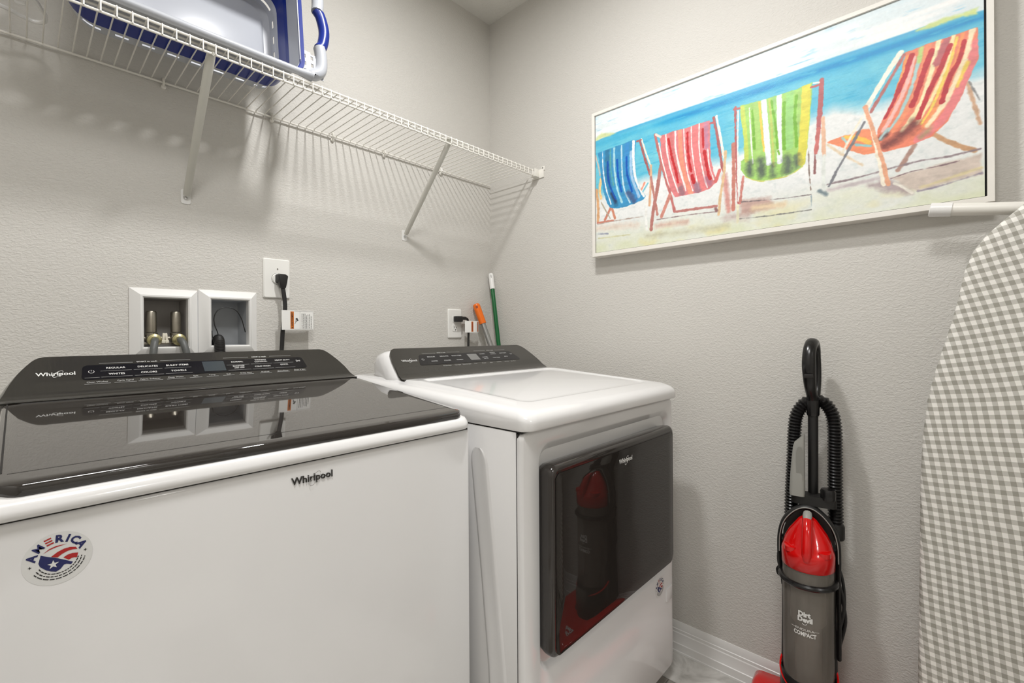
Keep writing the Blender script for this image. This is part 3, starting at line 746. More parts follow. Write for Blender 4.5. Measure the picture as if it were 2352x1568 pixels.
def corrug(P, r0, r1, pitch, seg=16):
    """corrugated hose along a smooth path"""
    P = [Vector(p) for p in P]; d = [0]
    for a, b in zip(P, P[1:]): d.append(d[-1] + (b - a).length)
    n = int(d[-1] / (pitch / 4)); Q = []; R = []
    for i in range(n + 1):
        s_ = d[-1] * i / n
        Q.append([float(np.interp(s_, d, [p[k] for p in P])) for k in range(3)])
        R.append((r1, (r0 + r1) / 2 + .0, r0, (r0 + r1) / 2)[i % 4])
    return MB().tube(Q, R, seg)
hcols = (('grey rubber fill hose on the left valve, dropping behind the washer', -1.295, -1.304), ('grey rubber fill hose on the right valve, bending right behind the washer', -1.2385, -1.2275))
for lab, x0, x2 in hcols:
    P = bez([(x0, -.012, 1.1085), (x0 + (x2 - x0) * .35, -.026, 1.102), (x0 + (x2 - x0) * .8, -.036, 1.080), (x2, -.040, 1.050), (x2, -.045, .95), (x2 + .02, -.06, .80)], 6)
    t = thing('fill_hose', lab, 'hose', (x0, -.02, 1.108), 'grey fill hoses')
    obj('tube', MB().tube(P, .0088, 14), M_hose, t)
    obj('coupling', MB().lathe([(.0095, 0), (.0105, .002), (.0105, .010), (.009, .012)], (x0, -.004, 1.1085), 8, '-y'), M_brass, t)
t = thing('drain_hose', 'black corrugated drain hose curving out of the right wall box', 'hose', (-1.135, -.02, 1.12))
P = bez([(-1.133, .060, 1.070), (-1.135, .040, 1.098), (-1.138, .012, 1.110), (-1.1415, -.014, 1.098), (-1.144, -.028, 1.070), (-1.144, -.034, 1.04), (-1.142, -.042, .98), (-1.14, -.055, .85)], 6)
obj('corrugated_tube', corrug(P, .0128, .0142, .0046, 18), M_blackm, t)
ct = bez([(-1.141, -.004, 1.112), (-1.143, .000, 1.130), (-1.150, .002, 1.152), (-1.151, .002, 1.176), (-1.140, .002, 1.198), (-1.118, .002, 1.206), (-1.094, .000, 1.198), (-1.080, -.002, 1.175), (-1.073, -.002, 1.150), (-1.068, -.002, 1.130)], 5)
cto = thing('cable_tie', 'thin black cable tie looping up above the drain hose', 'cable tie', (-1.11, 0, 1.12))
obj('strap', MB().tube(ct, .0015, 8, flat=(1, 1.4)), M_blackm, cto)
obj('tail', MB().tube(bez([(-1.159, -.006, 1.135), (-1.158, -.006, 1.118), (-1.154, -.008, 1.098), (-1.148, -.010, 1.090)], 4), .0013, 8), M_blackp, cto)

# ---------------------------------------------------------------- power outlets
o1 = thing('power_outlet', 'white wall plate with one large round receptacle, right of the outlet boxes', 'power outlet', (-.9755, 0, 1.304))
obj('wall_plate', MB().loft([[(a, y, b) for a, b in rr(-1.0165 + d, -.9345 - d, 1.2405 + d, 1.3680 - d, .004, 3)] for d, y in ((0, 0), (0, -.0035), (.003, -.0065))]), M_plate, o1)
obj('receptacle', MB().lathe([(.0185, 0), (.0185, .0005), (.0165, .0012), (.0155, .004), (.001, .004)], (-.9735, -.0063, 1.3030), 32, '-y'), M_plate, o1)
obj('receptacle_ring', MB().lathe([(.0190, 0), (.0190, .0004), (.0182, .0006)], (-.9735, -.0063, 1.3030), 32, '-y'), M_gap, o1)
obj('screw', MB().lathe([(.0028, 0), (.0026, .0012), (.0005, .0014)], (-.9735, -.0063, 1.3355), 14, '-y'), M_chrome, o1)
o2 = thing('power_outlet', 'white duplex outlet with a black plug on top, left of the corner handles', 'power outlet', (-.228, 0, 1.167))
obj('wall_plate', MB().loft([[(a, y, b) for a, b in rr(-.2665 + d, -.1895 - d, 1.1030 + d, 1.2310 - d, .004, 3)] for d, y in ((0, 0), (0, -.0035), (.003, -.0065))]), M_plate, o2)
for zc in (1.187, 1.147):
    rc = obj('receptacle', MB().loft([[(a, y, b) for a, b in rr(-.228 - .0165, -.228 + .0165, zc - .0145, zc + .0145, .006, 4)] for y in (-.006, -.0082)]), M_plate, o2)
    obj('slot', MB().box(-.2355, -.2337, -.0088, -.0078, zc - .001, zc + .008).box(-.2225, -.2207, -.0088, -.0078, zc, zc + .007).lathe([(.0024, 0), (.0024, .0008)], (-.228, -.0080, zc - .0075), 12, '-y'), M_gap, rc)

# power cords
pg = MB().loft([[(-.9665 + a * sx, y, 1.3035 + b * sz + dz) for a, b in rr(-1, 1, -1, 1, .45, 3)] for sx, sz, y, dz in ((.0155, .0155, -.0095, 0), (.0150, .0155, -.016, 0), (.0145, .0140, -.026, .001), (.0125, .010, -.034, .003))])
pg.loft([[(-.9655 + a * sx, -.0265 + b * sy, z) for a, b in rr(-1, 1, -1, 1, .4, 3)] for sx, sy, z in ((.0145, .0095, 1.3135), (.0150, .0100, 1.3095), (.0120, .0095, 1.290), (.0090, .0080, 1.276), (.0082, .007, 1.2745))])
pg.box(-.9735, -.9575, -.034, -.020, 1.2725, 1.2765, .001)
pg1 = pg
P = bez([(-.9655, -.027, 1.277), (-.9625, -.028, 1.255), (-.9595, -.029, 1.225), (-.9600, -.030, 1.200), (-.9650, -.031, 1.160), (-.9680, -.031, 1.130), (-.9705, -.031, 1.085), (-.975, -.034, 1.04), (-.98, -.04, .97), (-.985, -.06, .86)], 5)
c1 = obj('power_cord', MB().tube(P, .0068, 12, flat=(.55, 1.0), up=(0, 1, 0)), M_blackm, ws); c1['label'] = 'black power cord running up to the large round receptacle'
obj('plug', pg1, M_blackm, c1)
def tagmesh(x0, x1, z0, z1, yf, n=10):
    mb = MB(); V = []
    for k in range(n + 1):
        u = k / n; x = x0 + (x1 - x0) * u; y = yf(u)
        V += [(x, y, z0 + .004 * u * 0), (x, y, z1)]
    mb.add(V, [(2 * i, 2 * i + 2, 2 * i + 3, 2 * i + 1) for i in range(n)]); return mb
def tag(parent, x0, x1, z0, z1, yf, ostrip, name='warning_tag'):
    tg = parent; obj(name, solid(tagmesh(x0, x1, z0, z1, yf, 12), .0004), M_label, parent, 60)
    def pt(u, v, lift=-.0007): return Vector((x0 + (x1 - x0) * u, yf(u) + lift, z0 + (z1 - z0) * v))
    def quad(mb, u0, u1, v0, v1, lift=-.0007):
        k = 4
        V = []
        for i in range(k + 1):
            u = u0 + (u1 - u0) * i / k; V += [pt(u, v0, lift), pt(u, v1, lift)]
        mb.add(V, [(2 * i, 2 * i + 2, 2 * i + 3, 2 * i + 1) for i in range(k)])
    q = MB()
    for u0, u1 in ostrip: quad(q, u0, u1, .06, .94)
    obj('orange_strip', q, M_orangep, tg, 0)
    return tg, pt, quad
yf1 = lambda u: -.041 - .004 * math.sin(u * 3.0)
tg, pt, quad = tag(c1, -.9745, -.8720, 1.1375, 1.2010, yf1, ((.255, .355),))
tx = MB(); ln = MB()
V, F = text2d('AVERTISSEMENT', .0078, .012)
a = pt(.305, .54); tx.add([a + Vector((-v[1], -.0004, v[0] * .80)) for v in V], F)
for tri in (((-.0028, -.0025), (.0028, -.0025), (0, .0028)),):
    a = pt(.305, .115, -.0012); tx.add([a + Vector((-q, 0, p)) for p, q in tri], [(0, 1, 2)])
# small pictogram and lines of fine print
a = pt(.44, .50, -.0010)
for cx_, cy_, rr_ in ((.0, .004, .0035), (.003, .0, .003), (-.002, -.003, .002)):
    tx.add([a + Vector((cx_ + rr_ * math.cos(t_), 0, cy_ + rr_ * math.sin(t_) * .7)) for t_ in np.linspace(0, 2 * math.pi, 10)[:-1]], [tuple(range(9))])
a = pt(.41, .46, -.0010); tx.add([a + Vector(q) for q in ((-.004, 0, -.010), (-.003, 0, -.010), (.003, 0, -.001), (.002, 0, -.001))], [(0, 1, 2, 3)])
rng = np.random.RandomState(5)
for i in range(7):
    u = .60 + i * .050; v = .07
    while v < .82 - .02 * i:
        dv = rng.uniform(.04, .13); quad(tx, u, u + .014, v, min(v + dv, .88)); v += dv + .022
for (u0, u1, v0, v1) in ((.37, .985, .035, .042), (.37, .985, .958, .965), (.545, .549, .04, .96), (.982, .985, .04, .96)): quad(ln, u0, u1, v0, v1)
obj('warning_lettering', tx, M_blackprint, tg, 0)['kind'] = 'stuff'; obj('border_lines', ln, M_blackprint, tg, 0)['kind'] = 'stuff'

pg = MB().box(-.240, -.206, -.036, -.0085, 1.1745, 1.1995, .004, 3).box(-.212, -.182, -.034, -.018, 1.184, 1.198, .004, 3).tube([(-.186, -.026, 1.191), (-.176, -.027, 1.189), (-.171, -.028, 1.180)], .0052, 10)
pg2 = pg
P = bez([(-.174, -.028, 1.184), (-.171, -.030, 1.165), (-.171, -.031, 1.135), (-.173, -.032, 1.10), (-.176, -.034, 1.06), (-.182, -.04, .98), (-.19, -.06, .85)], 5)
c2 = obj('power_cord', MB().tube(P, .0058, 12, flat=(.7, 1)), M_blackm, dr); c2['label'] = 'black power cord with a folded warning tag'
obj('plug', pg2, M_blackm, c2)
yf2 = lambda u: -.040 - .020 * math.sin(u * 2.6)
tg2, pt2, quad2 = tag(c2, -.2000, -.128, 1.1275, 1.1790, yf2, ((.33, .45), (.80, .93)))
q = MB(); quad2(q, .35, .43, .12, .88, -.0011); quad2(q, .84, .89, .12, .88, -.0011)
obj('fine_print', MB().join(q), mat('brown_print', (150, 70, 30), .5), tg2, 0)

# ---------------------------------------------------------------- broom and mop handles standing in the corner
def pole(name, label, cat, top, low, rg, rp, glen, mg, mp_, hole, head):
    A = Vector(top); B = Vector(low); D = (B - A).normalized(); Lf = (A.z - FZ - .03) / -D.z; E = A + D * Lf
    t = thing(name, label, cat, (E.x, E.y, FZ))
    prof = [0, .0015, .005, .012, .03, glen * .6, glen]; rad = [rg * .35, rg * .7, rg * .92, rg, rg, rg, rg * .98]
    obj('hand_grip', MB().tube([A + D * s_ for s_ in prof], rad, 20), mg, t)
    side = D.cross(Vector((1, 1, 0))).normalized()
    vis = Vector((-1.4, -1.5, -.2)); vis = (vis - D * vis.dot(D)).normalized()
    c = A + D * .018 + vis * (rg - .0004)
    w_ = D.cross(vis).normalized()
    hl = [c + D * (math.sin(q) * hole[1]) + w_ * (math.cos(q) * hole[0]) for q in np.linspace(0, 2 * math.pi, 17)[:-1]]
    obj('hanging_hole', MB().loft([hl, [p + vis * .0008 for p in hl]]), hole[2], t)
    obj('pole', MB().tube([A + D * (glen - .004), A + D * (Lf * .6), E], rp, 18), mp_, t)
    obj('head', MB().box(E.x - head[0], E.x + head[0], E.y - head[1], E.y + head[1], FZ + .002, FZ + .055, .008), head[2], t)
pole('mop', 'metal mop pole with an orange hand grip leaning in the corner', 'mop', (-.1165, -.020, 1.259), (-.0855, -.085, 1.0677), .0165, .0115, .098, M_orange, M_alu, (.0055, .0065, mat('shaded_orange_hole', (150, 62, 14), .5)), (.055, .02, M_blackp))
pole('broom', 'green broom handle with a white tip standing in the corner', 'broom', (-.0165, -.0165, 1.408), (-.037, -.088, 1.0673), .0125, .0098, .078, M_whitep, M_green, (.0022, .0085, M_greyt), (.03, .03, M_blackp))

# ---------------------------------------------------------------- framed painting
PY0, PY1, PZ0, PZ1 = -.6045, -1.6735, 1.4115, 1.9605
pf = thing('framed_painting', 'framed painting of four striped deck chairs on a beach, on the right wall', 'painting', (0, (PY0 + PY1) / 2, (PZ0 + PZ1) / 2))
def RY(y0, y1, z0, z1, x): return [(x, y0, z0), (x, y1, z0), (x, y1, z1), (x, y0, z1)]
M_frame = mat('whitewashed_wood_frame', (232, 228, 220), 0.45, var=0.05, vscale=30, stretch=(1, 1, 1))
w_ = .0125
def rail(P, Q):   # mitred rail between two corners (outer P0,Q0 ; inner P1,Q1)
    (po, pi), (qo, qi) = P, Q
    def sect(o, i): return [(-.001, o[0], o[1]), (-.044, o[0], o[1]), (-.0455, o[0] * .93 + i[0] * .07, o[1] * .93 + i[1] * .07), (-.0455, o[0] * .07 + i[0] * .93, o[1] * .07 + i[1] * .93), (-.044, i[0], i[1]), (-.001, i[0], i[1])]
    return MB().loft([sect(po, pi), sect(qo, qi)])
cnr = [((PY0, PZ0), (PY0 - w_, PZ0 + w_ + .002)), ((PY1, PZ0), (PY1 + w_, PZ0 + w_ + .002)), ((PY1, PZ1), (PY1 + w_, PZ1 - w_)), ((PY0, PZ1), (PY0 - w_, PZ1 - w_))]
for i in range(4): obj('frame_rail', rail(cnr[i], cnr[(i + 1) % 4]), M_frame, pf, 30)
CY0, CY1, CZ0, CZ1 = -.6195, -1.6570, 1.4275, 1.9475
obj('backing', MB().box(-.004, -.012, PY0 - .005, PY1 + .005, PZ0 + .005, PZ1 - .005), M_blackm, pf)
# the picture itself: a fine grid carrying the paint colours
PW, PH = 1000, 500
strokes = json.loads('''[[1,[206,214,150],0,10,[-4,170,22,149,47,133,97,149,170,175,113,176,4,180],0],[1,[200,214,140],0,8,[1771,172,1821,164,1861,159,1919,165,1979,165,1979,194,1919,181,1841,185,1780,177],0],[0,[222,205,190],41,26,[13,822,328,845],0],[0,[205,203,165],10,4,[17,896,275,906],0],[0,[150,155,172],10,6,[17,863,101,872],0],[0,[212,180,165],35,20,[473,876,674,885],0],[0,[196,194,168],28,26,[402,932,674,948,916,950],0],[0,[190,170,165],41,30,[916,902,1027,911],0],[1,[186,150,140],0,18,[988,816,1152,831,1174,892,994,903],0],[0,[225,203,168],37,16,[1066,871,1218,882],0],[0,[192,180,182],21,10,[1428,847,1528,841,1651,834],0],[1,[168,150,152],0,18,[1586,861,1669,845,1740,907,1757,939,1669,909],0],[1,[205,190,178],0,8,[1678,841,1840,824,1987,809,1990,900,1778,927,1748,909],0],[0,[214,200,160],14,6,[1790,913,1892,892,1988,870],0],[0,[150,140,155],6,5,[1778,929,1840,924,1919,909,1990,894],0],[0,[232,226,214],11,4,[1692,873,1722,897,1757,933],0],[0,[130,105,110],4,3,[1678,847,1757,831,1840,830,1919,823],0],[0,[195,185,175],15,3,[-5,281,20,361,37,438],0],[0,[240,200,140],25,6,[45,469,32,547,44,608],0],[0,[215,165,120],26,6,[6,541,18,654,17,771],0],[0,[200,130,110],25,3,[126,689,76,767],0],[0,[210,140,115],21,3,[134,698,158,774],0],[0,[180,170,150],9,3,[44,637,118,767],0],[0,[200,130,112],17,3,[13,781,142,785],0],[0,[178,160,150],7,3,[13,792,174,791,373,798],0],[1,[60,145,192],0,3,[19,274,63,270,178,266,302,260,326,273,315,367,323,507,352,603,397,664,374,686,299,699,238,707,175,706,123,692,94,654,65,568,45,455,29,334],1],[0,[50,120,160],39,8,[96,279,99,417,123,567,167,676],1],[0,[228,236,240],9,3,[59,276,62,401,86,544,126,664],1],[0,[90,165,165],11,5,[125,273,124,402,148,536],1],[0,[172,216,226],18,5,[153,274,156,424,176,564,214,671],1],[0,[190,220,232],13,4,[213,273,216,446,231,576,276,684],1],[0,[60,140,200],39,8,[256,282,251,420,270,536,330,674],1],[0,[70,88,130],41,14,[262,611,307,676],1],[0,[160,196,226],24,5,[286,339,289,499,345,656],1],[0,[236,238,236],23,3,[306,270,305,406,323,535,381,661],1],[0,[40,55,90],28,10,[131,590,163,654],1],[0,[10,78,168],16,3,[100,359,105,483,135,576,165,636],1],[0,[5,92,184],18,3,[177,365,184,474,211,593],1],[0,[10,88,178],17,3,[252,364,255,477,292,611],1],[0,[165,98,98],18,3,[354,282,387,400,426,525],0],[0,[240,230,214],11,2,[365,269,398,376,430,466],0],[0,[165,98,98],14,3,[332,276,362,276],0],[0,[120,190,206],13,3,[374,628,411,582],0],[0,[236,150,125],15,3,[363,616,386,573],0],[0,[220,175,140],17,5,[433,467,433,547,421,733],0],[0,[190,130,120],19,3,[433,547,453,672,477,804],0],[0,[180,120,112],28,3,[503,485,475,644,445,791,431,896],0],[0,[235,235,230],18,8,[403,662,395,796,402,892],0],[1,[216,126,128],0,3,[498,291,586,288,678,291,759,288,823,289,822,382,825,518,839,595,859,673,818,707,751,717,675,716,597,714,571,665,537,559,511,434,501,352],1],[0,[205,118,118],26,5,[573,301,579,413,611,577,643,693],1],[0,[232,146,122],33,5,[632,293,638,429,657,575,701,712],1],[0,[222,124,124],31,5,[728,294,734,431,745,578,782,705],1],[0,[186,132,160],31,12,[796,297,798,375,801,450],1],[0,[238,230,228],12,3,[539,290,545,390,571,528,620,688],1],[0,[238,230,228],13,3,[603,292,605,407,628,529,669,686],1],[0,[238,230,228],9,3,[658,288,664,437,682,581,714,696],1],[0,[238,230,228],8,3,[706,290,709,424,727,573,751,692],1],[0,[238,230,228],9,3,[756,289,755,443,776,586,803,697],1],[0,[238,230,228],7,3,[807,458,816,565,842,657],1],[0,[150,110,120],46,12,[637,666,646,700],1],[0,[150,115,132],45,12,[736,669,745,703],1],[0,[170,110,130],31,14,[800,635,818,676],1],[0,[192,40,46],18,2,[556,328,579,452,601,536,619,624],1],[0,[192,40,46],19,2,[681,327,683,416,692,508,705,574],1],[0,[192,40,46],24,2,[711,601,719,647],1],[0,[192,40,46],15,2,[777,331,780,444],1],[0,[192,40,46],21,2,[786,470,798,548,809,606],1],[0,[192,40,46],21,2,[809,618,821,646],1],[0,[190,114,110],21,3,[464,274,490,395,517,514,564,676,595,806],0],[0,[238,232,228],9,2,[490,335,511,447,557,629],0],[0,[226,212,200],17,3,[470,273,501,297],0],[0,[172,96,96],19,3,[844,282,867,414,889,571,900,622],0],[0,[240,234,222],16,2,[860,278,884,419,902,539],0],[0,[180,90,95],16,3,[825,309,850,311],0],[0,[206,140,130],34,12,[903,647,917,759,928,863],0],[0,[214,110,105],24,3,[854,669,877,611],0],[0,[216,184,144],19,3,[912,505,900,647,882,763,870,876],0],[0,[206,140,126],26,3,[564,693,536,756,505,822],0],[0,[190,126,120],18,3,[600,807,738,814,859,822],0],[0,[150,130,130],6,3,[473,837,675,843,853,854],0],[0,[140,105,105],21,6,[851,836,858,849],0],[1,[160,205,108],0,3,[994,259,1104,268,1188,268,1274,271,1357,258,1351,349,1343,466,1332,594,1319,680,1298,705,1246,725,1175,730,1119,729,1061,709,1025,688,998,636,997,586,1017,575,1014,458,1000,342],1],[0,[196,212,96],29,5,[1006,273,1021,427,1029,591],1],[0,[235,240,230],8,3,[1045,293,1050,410,1062,613],1],[0,[165,205,112],32,6,[1081,269,1091,576],1],[0,[240,200,84],13,3,[1098,276,1109,428,1122,559],1],[0,[232,236,240],34,3,[1121,275,1132,436,1145,635],1],[0,[188,200,104],15,4,[1149,273,1161,445,1170,660],1],[0,[150,200,120],25,8,[1172,276,1179,413],1],[0,[232,236,236],31,4,[1199,272,1199,407,1200,643],1],[0,[152,206,122],49,6,[1251,277,1246,569],1],[0,[160,200,110],12,4,[1295,275,1289,569],1],[0,[220,212,82],50,4,[1329,267,1320,458,1305,670],1],[0,[80,90,86],35,22,[1044,608,1046,677],1],[0,[80,90,86],47,22,[1105,611,1105,688],1],[0,[80,90,86],25,22,[1164,652,1167,706],1],[0,[80,90,86],51,22,[1241,635,1240,702],1],[0,[80,90,86],33,22,[1281,640,1280,688],1],[0,[118,178,52],14,3,[1060,310,1065,376,1068,454],1],[0,[118,178,52],17,3,[1068,473,1071,532],1],[0,[118,178,52],14,3,[1160,288,1168,347,1179,425,1190,565],1],[0,[118,178,52],9,3,[1192,579,1198,599],1],[0,[118,178,52],20,3,[1223,323,1220,463,1222,575],1],[0,[118,178,52],18,3,[1281,306,1276,384,1274,431],1],[0,[118,178,52],18,3,[1274,443,1280,518,1281,579],1],[0,[205,206,104],6,2,[1019,680,1067,712,1119,730,1175,731,1246,727,1309,695],0],[0,[182,96,96],14,3,[970,260,969,411,974,610,982,828],0],[0,[240,236,230],9,2,[984,285,980,546,982,815],0],[0,[196,126,112],24,3,[956,473,957,671,954,862],0],[0,[182,96,96],17,3,[963,268,991,275],0],[0,[200,130,120],17,3,[1010,678,991,830],0],[0,[178,98,100],27,3,[1399,261,1393,382,1383,514],0],[0,[196,110,105],22,3,[1383,514,1370,640],0],[0,[150,100,100],11,3,[1367,645,1365,745],0],[0,[182,96,96],15,3,[1352,284,1391,284],0],[0,[236,234,220],9,3,[1362,267,1387,271],0],[0,[226,182,152],21,3,[1403,464,1406,574,1407,662],0],[0,[218,222,216],19,5,[1407,662,1405,778,1406,866],0],[0,[120,135,140],23,8,[1389,845,1416,869],0],[0,[120,108,110],5,3,[1000,825,1135,840,1245,850,1349,854],0],[0,[130,130,125],5,3,[988,921,1135,931,1349,935],0],[0,[150,165,172],5,3,[1349,860,1349,920],0],[0,[222,217,188],18,4,[979,841,978,939],0],[0,[140,120,110],5,3,[1337,619,1340,733,1347,830],0],[0,[226,206,176],12,6,[1423,611,1489,679,1568,754],0],[0,[196,152,112],23,4,[1837,680,1900,742,1968,791],0],[0,[200,162,132],17,5,[1947,484,1965,576,1985,677],0],[0,[130,130,130],7,4,[1951,480,1984,572],0],[0,[168,134,122],24,4,[1766,709,1736,763,1705,813],0],[0,[142,126,130],9,4,[1422,817,1553,811,1678,797,1791,789,1888,793,1985,788],0],[1,[236,142,102],0,3,[1421,597,1495,582,1529,585,1568,573,1597,578,1627,622,1629,705,1577,706,1539,680,1495,650],1],[0,[242,192,84],23,5,[1500,593,1544,609,1596,648],1],[0,[150,196,196],13,3,[1544,645,1601,668],1],[0,[170,205,200],13,3,[1487,592,1505,622],1],[1,[228,128,98],0,3,[1736,260,1810,253,1882,252,1936,250,1979,251,1981,392,1954,455,1920,549,1881,633,1832,684,1757,707,1652,713,1629,693,1624,657,1629,599,1652,548,1689,467,1716,362,1733,283],1],[0,[225,125,125],42,5,[1974,314,1951,421,1908,534,1857,625,1779,687],1],[0,[242,152,84],14,3,[1743,281,1716,384,1671,484],1],[0,[240,184,174],20,4,[1764,296,1741,406,1693,526,1652,606],1],[0,[165,202,202],16,4,[1784,310,1754,445,1706,565,1643,647],1],[0,[182,206,122],21,6,[1793,263,1785,321],1],[0,[236,142,102],25,5,[1818,265,1784,422,1732,551,1688,617],1],[0,[240,226,178],22,4,[1854,254,1825,393,1783,534,1723,628],1],[0,[184,98,102],33,5,[1880,257,1866,305,1846,357],1],[0,[246,226,172],17,4,[1902,254,1878,381,1825,515,1775,610],1],[0,[240,206,92],13,4,[1913,266,1886,384,1833,540,1792,616],1],[0,[238,148,92],18,4,[1932,258,1909,378,1857,527,1800,629],1],[0,[242,222,184],24,5,[1963,256,1932,392,1877,534,1812,633],1],[0,[236,202,84],14,6,[1947,393,1912,487],1],[0,[170,150,110],22,14,[1824,643,1791,677],1],[0,[108,50,48],48,22,[1656,683,1714,654,1762,612],1],[0,[90,40,40],23,14,[1636,642,1666,628],1],[0,[170,200,200],12,5,[1638,643,1670,600],1],[0,[182,36,46],23,3,[1759,282,1733,368,1698,458,1657,543],1],[0,[182,36,46],25,3,[1829,289,1797,388,1775,475,1758,520],1],[0,[182,36,46],23,3,[1891,294,1858,384,1821,469,1800,529,1782,584],1],[0,[182,36,46],21,3,[1936,292,1921,366,1889,435,1861,539],1],[0,[176,106,102],17,3,[1729,270,1671,379,1604,499],0],[0,[237,234,218],27,3,[1718,251,1653,355,1590,465],0],[0,[236,228,208],13,4,[1565,519,1529,586,1487,666],0],[0,[120,120,126],14,3,[1578,541,1499,688,1464,752,1428,828],0],[0,[240,230,210],20,3,[1585,502,1615,624,1653,873],0],[0,[226,164,130],20,3,[1581,467,1611,593,1647,745,1669,874],0]]''')
def vnoise(sx, sy, seed, w=PW, h=PH):
    rs = np.random.RandomState(seed); gx, gy = int(w / sx) + 3, int(h / sy) + 3; g = rs.rand(gy, gx)
    yy = np.arange(h) / sy; xx = np.arange(w) / sx; y0 = yy.astype(int); x0 = xx.astype(int); fy = (yy - y0)[:, None]; fx = (xx - x0)[None]
    fy = fy * fy * (3 - 2 * fy); fx = fx * fx * (3 - 2 * fx)
    return (g[y0][:, x0] * (1 - fy) * (1 - fx) + g[y0][:, x0 + 1] * (1 - fy) * fx + g[y0 + 1][:, x0] * fy * (1 - fx) + g[y0 + 1][:, x0 + 1] * fy * fx)
def fb(sx, sy, seed): return (vnoise(sx, sy, seed) + .5 * vnoise(sx / 2, sy / 2, seed + 1) + .25 * vnoise(sx / 4, sy / 4, seed + 2)) / 1.75
yy, xx = np.mgrid[0:PH, 0:PW].astype(float); U_ = xx / PW * 2000; V_ = yy / PH * 1000
img = np.zeros((PH, PW, 3))
n1 = fb(140, 16, 1); n2 = fb(40, 6, 5); n3 = fb(14, 10, 9); n4 = fb(60, 40, 14)
def mixc(a, b, t): t = np.clip(t, 0, 1)[..., None]; return a * (1 - t) + np.array(b, float) * t
sky = mixc(np.ones((PH, PW, 3)) * np.array([216, 226, 228.]), (238, 238, 236), (n1 - .35) * 3)
sky = mixc(sky, (150, 200, 222), ((n2 - .60) * 5) * np.clip((n4 - .42) * 4, 0, 1) * .8)
sky = mixc(sky, (196, 220, 230), (.09 - V_ / 1000) * 7 * n1)
hor = 163 + 6 * (n1 - .5) + 14 * np.clip((200 - U_) / 200, 0, 1) + 18 * np.clip((U_ - 1800) / 200, 0, 1)
sea = mixc(np.ones((PH, PW, 3)) * np.array([92, 184, 212.]), (120, 200, 214), (n4 - .3) * 1.6)
sea = mixc(sea, (8, 140, 196), np.exp(-((V_ - 205 - 10 * n1) / 22) ** 2) * np.clip((U_ - 350) / 300, .25, 1) * 1.05)
sea = mixc(sea, (70, 160, 205), np.exp(-((V_ - 172) / 14) ** 2) * .7)
sea = mixc(sea, (66, 172, 206), (n2 - .55) * 3)
img = mixc(sky, (0, 0, 0), np.zeros((PH, PW)))
tsea = np.clip((V_ - hor) / 7, 0, 1)[..., None]; img = img * (1 - tsea) + sea * tsea
sand = mixc(np.ones((PH, PW, 3)) * np.array([226, 228, 226.]), (238, 238, 236), (n4 - .3) * 2)
sand = mixc(sand, (205, 212, 210), (n3 - .55) * 2.2)
sand = mixc(sand, (214, 218, 190), np.clip((V_ - 780) / 200, 0, 1) * (n4 * 1.5))
sand = mixc(sand, (226, 214, 150), np.clip((V_ - 850) / 120, 0, 1) * np.clip((fb(70, 40, 33) - .55) * 4, 0, 1) * .7)
bot = np.interp(U_, [0, 500, 850, 1300, 1450, 1650, 2000], [560, 500, 520, 430, 400, 450, 420]) + 60 * (n4 - .5)
ts = np.clip((V_ - bot) / 70, 0, 1)[..., None]; img = img * (1 - ts) + sand * ts
relief = np.zeros((PH, PW))
ed = (n3 - .5) * 5 + (fb(6, 6, 21) - .5) * 3
cmask = None
for typ, colr_, wd_, fe, P, clip_ in strokes:
    P = np.array(P, float).reshape(-1, 2); fe = max(fe, 2)
    pad = wd_ + fe * 3 + 12
    x0 = int(max(0, (P[:, 0].min() - pad) / 2)); x1 = int(min(PW, (P[:, 0].max() + pad) / 2 + 1)); y0 = int(max(0, (P[:, 1].min() - pad) / 2)); y1 = int(min(PH, (P[:, 1].max() + pad) / 2 + 1))
    if x1 <= x0 or y1 <= y0: continue
    X, Y = U_[y0:y1, x0:x1], V_[y0:y1, x0:x1]
    if typ == 0:
        Q = np.array([v[:] for v in bez([(a, b, 0) for a, b in P], 5)])[:, :2] if len(P) > 2 else P
    else: Q = np.vstack([P, P[:1]])
    D = np.full(X.shape, 1e9)
    for a, b in zip(Q[:-1], Q[1:]):
        ab = b - a; L2 = max(1e-6, ab @ ab); t = np.clip(((X - a[0]) * ab[0] + (Y - a[1]) * ab[1]) / L2, 0, 1)
        D = np.minimum(D, np.hypot(X - a[0] - t * ab[0], Y - a[1] - t * ab[1]))
    if typ == 0: sd_ = D - wd_ * .42
    else:
        ins_ = np.zeros(X.shape, bool); j = len(P) - 1
        for i in range(len(P)):
            xi, yi, xj, yj = *P[i], *P[j]
            if yi != yj: ins_ ^= ((yi > Y) != (yj > Y)) & (X < (xj - xi) * (Y - yi) / (yj - yi) + xi)
            j = i
        sd_ = np.where(ins_, -D, D)
    if typ == 1 and clip_:
        cmask = np.zeros((PH, PW)); cmask[y0:y1, x0:x1] = np.clip(.5 - (sd_ + ed[y0:y1, x0:x1]) / 4, 0, 1)
    e_ = ed[y0:y1, x0:x1] * (1 + fe / 8)
    al = np.clip(.5 - (sd_ + e_) / (fe * 1.4), 0, 1)[..., None]
    if typ == 0 and clip_: al = al * cmask[y0:y1, x0:x1, None]
    if fe > 9: al = al * .85
    c_ = np.array(colr_, float) * (1 + (n2[y0:y1, x0:x1, None] - .5) * .12 + (n3[y0:y1, x0:x1, None] - .5) * .12)
    img[y0:y1, x0:x1] = img[y0:y1, x0:x1] * (1 - al) + c_ * al
img = np.clip(img * (1 + (fb(5, 5, 40)[..., None] - .5) * .05), 0, 250) / 255
lini = np.where(img <= .04045, img / 12.92, ((img + .055) / 1.055) ** 2.4)
cme = bpy.data.meshes.new('canvas')
nv = PW * PH
